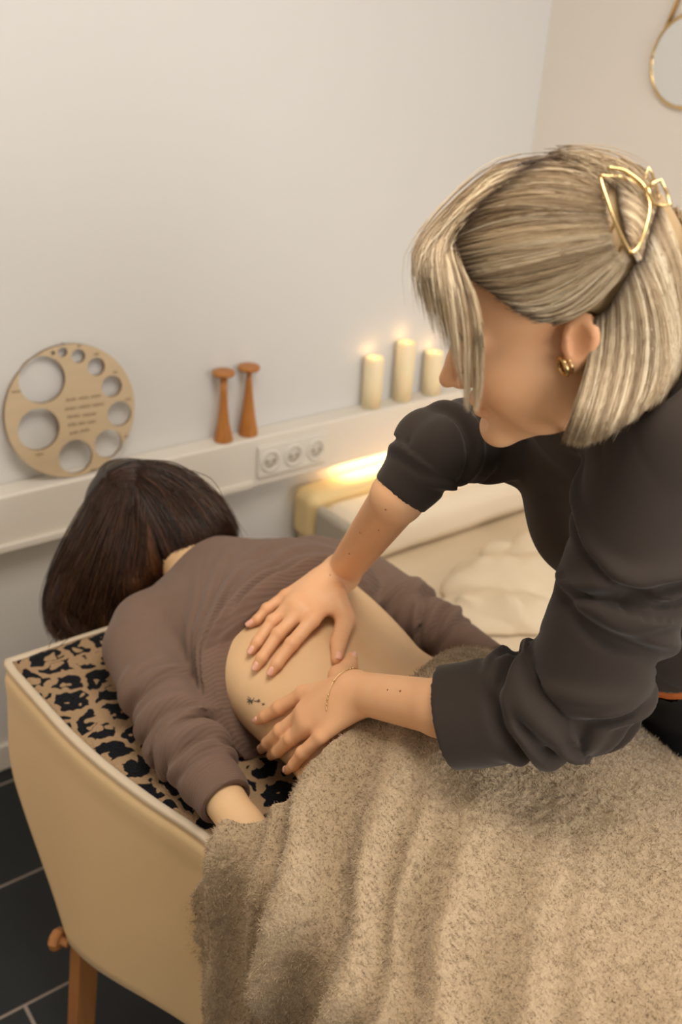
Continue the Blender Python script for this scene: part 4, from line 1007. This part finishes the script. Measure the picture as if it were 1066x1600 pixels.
def t_torso(P):
    d = None
    for s, rr in ((0.075, 0.085), (0.0, 0.105), (-0.075, 0.085)):
        c = chain(P, [NBt + s * 0.9 * lat + np.array([0.085, -0.02, -0.125]), WA + s * lat * np.array([1, 1, 0]), HI + s * 1.1 * lat * np.array([1, 1, 0])], [rr, rr * 0.92, rr * 1.12], 0.06); d = c if d is None else smin(d, c, 0.05)
    d = smin(d, chain(P, [LS, NBt + np.array([0.03, 0, -0.05]), RS], [0.058, 0.072, 0.055], 0.03), 0.07)
    for s in (0.062, -0.062): d = smin(d, ell(P, NBt + s * lat + np.array([0.045, -0.02, -0.17]), (0.070, 0.065, 0.085)), 0.05)
    l_ = (P - NBt.astype(np.float32)) @ lat.astype(np.float32); n_ = vnoise(np.c_[l_ / 0.045 + 1.2 * P[:, 2], P[:, 2] / 0.22, l_ * 0 + 3], 1.0)
    return d - 0.009 * (np.sqrt(np.abs(2 * n_ - 1) + 0.01) - 0.6)
def t_top(P):
    d = t_torso(P)
    d = smin(d, t_sleeve(P, LSL, [0.066, 0.070, 0.063, 0.060], 0.0, T_FOLDS[0], 0.0125, 0.053, (0, -1, 0.3)), 0.035)
    d = smin(d, t_sleeve(P, RSL, [0.060, 0.054, 0.050, 0.0375], 0.0, T_FOLDS[1], 0.0085, 0.0315, (0, 0, 1)), 0.03)
    d = smin(d, cone(P, NBt + np.array([0.0, 0, -0.02]), hw(-0.04, 0, -0.07) * 1.0, 0.086, 0.066), 0.02)
    ax = nrm(hw(-0.035, 0, -0.035) - NBt); k_ = hw(-0.035, 0, -0.035) * 0.95 + NBt * 0.05
    pl = (P - k_.astype(np.float32)) @ ax.astype(np.float32); qn = P - k_.astype(np.float32); rr = np.linalg.norm(qn - pl[:, None] * ax.astype(np.float32), axis=1)
    d = smax(d, -np.maximum(-pl, rr - 0.095), 0.01)
    hm = nrm(HI - WA); q = (P - (WA - 0.018 * hm).astype(np.float32)) @ hm.astype(np.float32)
    return np.maximum(d, q)
lo = np.array([LS - 0.13, RS - 0.13, LE - 0.13, RE - 0.11, LSL[-1] - 0.1, RSL[-1] - 0.08, WA - 0.16]).min(0); hi = np.array([NBt + 0.13, LS + 0.13, RS + 0.13, HI + 0.16]).max(0)
v, f = surfnet(t_top, lo, hi, 0.0032)
mesh('long_sleeved_top', v, f, M_black, th)
# trousers, waistband, shoes
def trousers(P):
    d = None
    for s in (0.07, 0.0, -0.07):
        c = chain(P, [WA - 0.08 * nrm(HI - WA) + s * lat * np.array([1, 1, 0]), HI + s * 1.15 * lat * np.array([1, 1, 0])], [0.074, 0.098], 0.04); d = c if d is None else smin(d, c, 0.05)
    for y in (-1, 1): d = smin(d, chain(P, [(1.235, 0.67 + y * 0.078, 0.80), (1.225, 0.67 + y * 0.09, 0.47), (1.265, 0.67 + y * 0.095, 0.10)], [0.095, 0.068, 0.055], 0.04), 0.04)
    hm = nrm(HI - WA); q = (P - (WA - 0.045 * hm).astype(np.float32)) @ hm.astype(np.float32)
    d = d - 0.003 * np.sin(2 * math.pi * (P[:, 2] / 0.07 + vnoise(P, 7)))
    return np.maximum(np.maximum(d, -q), 0.075 - P[:, 2])
v, f = surfnet(trousers, (1.06, 0.46, 0.05), (1.40, 0.90, 1.08), 0.007); mesh('trousers', v, f, M_trouser, th)
def waist(P):
    d = t_torso(P) - 0.0025; hm = nrm(HI - WA); q = (P - (WA - 0.013 * hm).astype(np.float32)) @ hm.astype(np.float32)
    return np.maximum(d, np.abs(q) - 0.006)
v, f = surfnet(waist, (0.98, 0.46, 0.86), (1.40, 0.90, 1.04), 0.003); mesh('waistband', v, f, M_orange, th)
for y in (-1, 1):
    def shoe(P):
        c = (1.215, 0.67 + y * 0.10, 0.0); d = smin(ell(P, (c[0] + 0.05, c[1], 0.055), (0.055, 0.042, 0.06)), ell(P, (c[0] - 0.05, c[1], 0.035), (0.105, 0.045, 0.042)), 0.03); return np.maximum(d, 0.001 - P[:, 2])
    v, f = surfnet(shoe, (1.02, 0.67 + y * 0.1 - 0.07, -0.02), (1.36, 0.67 + y * 0.1 + 0.07, 0.14), 0.006); mesh('shoe', v, f, M_trouser, th)

# ---- blonde hair: base mass, swept-back top half, loose lower half, face-framing locks
bob = [(PD(950, 480, 0.955), PD(918, 650, 0.925), 0.045, 0.030), (PD(1005, 440, 0.975), PD(965, 635, 0.955), 0.052, 0.036), (PD(1022, 430, 0.985), PD(1010, 578, 0.98), 0.046, 0.034), (hw(-0.050, -0.040, 0.030), hw(-0.050, -0.040, 0.030) + np.array([0.025, 0.01, -0.17]), 0.056, 0.036), (hw(-0.015, -0.050, 0.010), hw(-0.015, -0.055, 0.010) + np.array([0.0, 0.0, -0.15]), 0.034, 0.024)]
def t_hvol(P):
    q = ((P - hO.astype(np.float32)) @ HR).astype(np.float32)
    d = ell(q, (0.004, 0, 0.047), (0.108, 0.090, 0.093))
    d = smin(d, ell(q, (-0.056, 0, 0.038), (0.060, 0.076, 0.068)), 0.04)
    b = None
    for a, c, r0, r1 in bob:
        k = cone(P, a, c, r0, r1); b = k if b is None else smin(b, k, 0.03)
    return smin(d, b, 0.03)
TOPG = [[hw(*p) for p in g] for g in ([(0.06, -0.02, 0.13), (0.0, -0.03, 0.145), (-0.05, -0.02, 0.125), (-0.085, 0.0, 0.09)], [(0.06, -0.05, 0.115), (0.0, -0.065, 0.125), (-0.055, -0.05, 0.11), (-0.09, -0.01, 0.08)], [(0.06, -0.075, 0.08), (0.0, -0.085, 0.09), (-0.06, -0.07, 0.085), (-0.10, -0.02, 0.07)], [(0.05, -0.085, 0.045), (0.0, -0.092, 0.05), (-0.06, -0.08, 0.06), (-0.105, -0.03, 0.06)], [(0.03, -0.09, 0.02), (-0.01, -0.095, 0.02), (-0.06, -0.085, 0.035), (-0.105, -0.035, 0.05)])]
def t_base(P):
    q = ((P - hO.astype(np.float32)) @ HR).astype(np.float32); d = t_hvol(P) + 0.003
    d = smax(d, 0.80 * (q[:, 0] - 0.055) - 0.60 * (q[:, 2] - 0.055), 0.01)               # hairline over brow and temple
    e = ell(q * np.array([1, 1, 1], np.float32), (0.028, 0, -0.030), (0.070, 0.2, 0.070)); return smax(d, -e, 0.01)
a = np.array([hO - 0.21, bob[0][1] - 0.06]).min(0); b = np.array([hO + 0.2, bob[2][0] + 0.1]).max(0)
v, f = surfnet(t_base, a, b, 0.004)
cB, cD = np.array(srgb(176, 146, 104)[:3]), np.array(srgb(98, 72, 46)[:3]); q = (v - hO) @ HR.astype(float)
k_ = (0.35 + 0.65 * sstep(-q[:, 0], -0.06, 0.05)) * (0.5 + 0.5 * vnoise(v, 45)); mesh('hair_mass', v, f, M_hair, th, col=cD + (cB - cD) * k_[:, None])
def tcol(u, t, opt):
    root = np.array(srgb(82, 63, 46)[:3]); mid = np.array(srgb(190, 165, 130)[:3]); light = np.array(srgb(228, 211, 180)[:3]); dark = np.array(srgb(132, 107, 78)[:3])
    tt = t[:, None]; body = np.where(tt < 0.5, dark + (mid - dark) * tt * 2, mid + (light - mid) * (tt * 2 - 1))[:, None, :]
    r = opt.get('root', 0.3); k = sstep(u, 0.0, r)[..., None] if r > 0 else np.ones(u.shape + (1,))
    k = np.clip(k * (0.85 + 0.3 * t[:, None, None]), 0, 1); c = root * (1 - k) + body * k
    return c * (1 - opt.get('shade', 0) * (1 - 0.5 * t[:, None, None]))
TA = [[(845, 246), (890, 249), (925, 263), (955, 287)], [(788, 287), (850, 270), (910, 281), (955, 305)], [(740, 326), (800, 307), (880, 308), (962, 325)], [(702, 375), (770, 348), (870, 338), (968, 345)], [(702, 398), (770, 384), (870, 370), (973, 362)], [(722, 432), (780, 424), (870, 402), (977, 376)], [(755, 452), (815, 455), (890, 430), (980, 386)], [(795, 480), (845, 487), (905, 462), (983, 392)], [(832, 500), (872, 498), (926, 468), (985, 398)], [(868, 506), (898, 496), (940, 466), (985, 402)]]
TB = [[(930, 490), (922, 560), (900, 640), (877, 696)], [(952, 470), (948, 560), (928, 640), (905, 705)], [(972, 430), (985, 530), (968, 630), (940, 692)], [(985, 405), (1015, 500), (1010, 600), (980, 668)], [(998, 392), (1040, 480), (1052, 570), (1030, 625)], [(1012, 345), (1050, 430), (1066, 520), (1056, 592)], [(1025, 310), (1060, 385), (1080, 470), (1078, 565)]]
TC = [[(958, 285), (995, 300), (1030, 330), (1060, 395), (1076, 470)], [(962, 315), (992, 330), (1020, 360), (1060, 430), (1085, 520)], [(972, 350), (992, 360), (1010, 390), (1040, 460), (1060, 560)], [(982, 390), (995, 395), (1005, 420), (1015, 480), (1020, 560)]]
dl = 0.90
TD = [[(850, 245, 0.93), (780, 258, 0.92), (715, 310, 0.905), (668, 362, 0.90), (646, 400, 0.90), (652, 470, 0.90)], [(815, 266, 0.92), (755, 290, 0.91), (705, 332, 0.90), (668, 372, 0.90), (658, 430, 0.895), (676, 520, 0.895)], [(780, 292, 0.92), (735, 318, 0.91), (698, 352, 0.90), (676, 390, 0.895), (678, 450, 0.89), (700, 545, 0.89)],
      [(745, 322, 0.91), (715, 345, 0.90), (694, 368, 0.90), (684, 400, 0.89), (692, 460, 0.885), (714, 580, 0.885)], [(720, 350, 0.91), (704, 362, 0.90), (693, 382, 0.895), (692, 412, 0.89), (703, 470, 0.885), (721, 610, 0.88)], [(705, 372, 0.91), (699, 380, 0.90), (696, 392, 0.895), (701, 420, 0.885), (712, 475, 0.88), (727, 630, 0.88)]]
TD2 = [[(704, 374, 0.90), (703, 400, 0.893), (716, 450, 0.887), (728, 540, 0.88), (726, 640, 0.88)], [(706, 376, 0.90), (706, 402, 0.893), (722, 450, 0.887), (733, 540, 0.88), (733, 645, 0.88)]]
TD3 = [[(708, 380, 0.90), (714, 412, 0.892), (733, 460, 0.885), (743, 540, 0.878), (741, 655, 0.875)], [(712, 386, 0.90), (722, 417, 0.89), (743, 465, 0.883), (755, 540, 0.875), (750, 640, 0.872)]]
mid_ = (hO, hL)
TA2 = [[(850, 240), (900, 236), (960, 246), (1010, 285)], [(870, 238), (930, 240), (990, 262), (1045, 320)], [(846, 245), (890, 244), (930, 256), (958, 280)], [(860, 243), (905, 246), (950, 262), (985, 292)], [(880, 243), (930, 252), (975, 275), (1010, 310)], [(900, 246), (950, 262), (1000, 295), (1040, 345)]]
strands('swept_back_hair', [(TA, 6500, dict(jit=1.2, root=0.46, both=mid_, lift=(0.0, 0.005))), (TA2, 1400, dict(jit=1.2, root=0.3)), (TOPG, 2600, dict(world=True, root=0.3)), (TC, 2000, dict(jit=2.0, root=0.2)), (TA, 260, dict(jit=5.0, root=0.3, lift=(0.003, 0.010))), (TA2, 90, dict(jit=6.0, root=0.3, lift=(0.003, 0.012)))], t_hvol, M_hair, th, 0.00048, 10, tcol)
_bd = (PD(1010, 578, 0.98) - PD(1022, 430, 0.985)) / 3 * 1.08
FAR2 = [[p + _bd * k for k in range(-2, 4)] for p in (PD(1066, 420, 0.97), PD(1070, 410, 0.99), PD(1058, 405, 1.02), PD(1025, 405, 1.035), PD(990, 410, 1.04), PD(950, 415, 1.04), PD(910, 425, 1.035))]
FARG = [[hw(f_, l_, u_) + np.array([0.01, 0.0, -1.0]) * k * 0.068 for k in range(4)] for f_, l_, u_ in ((0.02, -0.085, 0.005), (-0.02, -0.092, 0.015), (-0.055, -0.085, 0.03), (-0.085, -0.060, 0.04), (-0.105, -0.030, 0.045), (-0.110, 0.0, 0.045), (-0.105, 0.03, 0.04), (-0.095, 0.055, 0.03))]
strands('loose_lower_hair', [(FARG, 3000, dict(world=True, root=0.0)), (FAR2, 4200, dict(world=True, root=0.0)), (TB, 6000, dict(jit=1.9, root=0.2, both=mid_, lift=(-0.002, 0.006), len=(0.86, 1.02)))], t_hvol, M_hair, th, 0.0005, 10, tcol)
strands('fringe_lock', [(TD, 1500, dict(jit=1.8, root=0.25, len=(0.6, 1.0))), (TD, 160, dict(jit=7.0, root=0.2, len=(0.7, 1.0))), (TD2, 350, dict(jit=1.6, root=0.12, len=(0.8, 1.0), w0=0.0, w1=0.3)), (TD3, 380, dict(jit=1.6, root=0.12, len=(0.8, 1.0), w0=0.0, w1=0.3))], t_hvol, M_hair, th, 0.00048, 10, tcol)
# ---- claw clip, earrings, bracelet
def onh(pts, lift): q = np.array(pts, float); return trace(t_hvol, q[:, 0], q[:, 1], np.full(len(q), lift))
hp = onh([(938, 275), (945, 300), (961, 345), (975, 376), (986, 396), (998, 386), (1010, 356), (1016, 322), (1008, 296), (975, 278), (938, 275)], 0.009)
cp = thing('hair_claw_clip', tuple(hp[7]), 'open gold wire claw clip holding back the blonde woman\'s hair', 'hair clip')
v, f = tube([spline(hp[:5], 16), spline(hp[4:9], 16), spline(hp[8:], 12)], 0.0017, 8); mesh('claw_frame', v, f, M_brass, cp)
hp2 = onh([(950, 262), (975, 266), (1000, 283), (1010, 296)], 0.012); v, f = tube([spline(hp2, 12)], 0.0016, 8); mesh('claw_frame', v, f, M_brass, cp)
dh = float(np.linalg.norm(hp[8] - CAM) / np.linalg.norm(ray(1008, 296)))
def loop(pts, dd): q = np.array(pts, float); return PD(q[:, 0], q[:, 1], np.full(len(q), dd))
v, f = tube([loop([(1013, 293), (1022, 286), (1033, 281), (1042, 300), (1048, 320), (1035, 321), (1022, 319), (1016, 305), (1013, 293)], dh - 0.005)], 0.0016, 8); mesh('handle', v, f, M_brass, cp)
v, f = tube([loop([(1006, 283), (1010, 272), (1014, 262), (1019, 271), (1024, 283), (1028, 300), (1030, 312)], dh + 0.02)], 0.0013, 8); mesh('handle', v, f, M_brass, cp)
sp = [loop([(1008 + 1.4 * k + 3 * math.sin(k * 2.1), 300 + 2.2 * k + 4 * math.cos(k * 2.1)) for k in np.linspace(0, 9, 60)], dh + 0.003)]; v, f = tube(sp, 0.0008, 5); mesh('spring', v, f, M_brass, cp)
te = []
for a_ in (1, 2, 3): te.append([hp[a_], hp[a_] + (hO - hp[a_]) * 0.05 + np.array([0, 0, -0.006])])
v, f = tube(te, 0.0013, 6); mesh('tooth', v, f, M_brass, cp)
def hoop(px, py, dd, r, wr, ax):
    c = PD(px, py, dd); a_ = nrm(ax); b_ = nrm(np.cross(a_, [0.2, 0.3, 0.9])); c_2 = np.cross(a_, b_); an = np.linspace(0, 2 * math.pi, 33)
    v, f = tube([[c + r * (math.cos(t) * b_ + math.sin(t) * c_2) for t in an]], wr, 10); mesh('earring', v, f, M_brass, th)
de = float(np.linalg.norm(hw(0.0, 0.083, -0.03) - CAM) / np.linalg.norm(ray(885, 560)))
hoop(880, 573, de - 0.004, 0.0085, 0.0019, hF * 0.9 + hL * 0.25); hoop(888, 570, de - 0.004, 0.0078, 0.0017, hF * 0.9 + hL * 0.25); hoop(893, 560, de - 0.004, 0.0052, 0.0011, hF * 0.9 + hL * 0.2)
# bracelet: a fine chain with small beads round the left wrist
ax = nrm(LW - LF); ax = nrm(ax + np.array([0.0, 0.0, 0.0])); e1 = nrm(np.cross(ax, [0, 0, 1.])); e2 = np.cross(ax, e1); c = LW + ax * 0.012; lp = []
for t in np.linspace(0, 2 * math.pi, 49):
    dr = math.cos(t) * e1 + math.sin(t) * e2; rr = np.linspace(0.012, 0.06, 60); g = left_arm((c + rr[:, None] * dr).astype(np.float32)); i = int(np.argmax(g > 0.0012)); lp.append(c + rr[i] * dr + 0.003 * math.sin(2 * t) * ax)
bl_ = thing('bracelet', tuple(c), 'fine gold chain bracelet with tiny beads on the wrist nearer the blanket', 'bracelet')
lp = np.array(lp); k_ = np.ones(5) / 5; lp[:-1] = np.stack([np.convolve(np.r_[lp[-3:-1, i], lp[:-1, i], lp[:2, i]], k_, 'valid') for i in range(3)], 1); lp[-1] = lp[0]
v, f = tube([lp], 0.0006, 6); mesh('chain', v, f, M_brass, bl_)
V, F = [], []
for i in list(range(0, 48, 6)) + [1, 2, 25, 26, 13, 14, 37, 38]:
    a_, f_ = lathe([(0.0003, -0.0015), (0.0013, -0.0008), (0.0016, 0), (0.0013, 0.0008), (0.0003, 0.0015)], lp[i], 10); F += [tuple(j + len(V) for j in g) for g in f_]; V += list(a_)
mesh('bead', V, F, M_brass, bl_, kind='stuff')
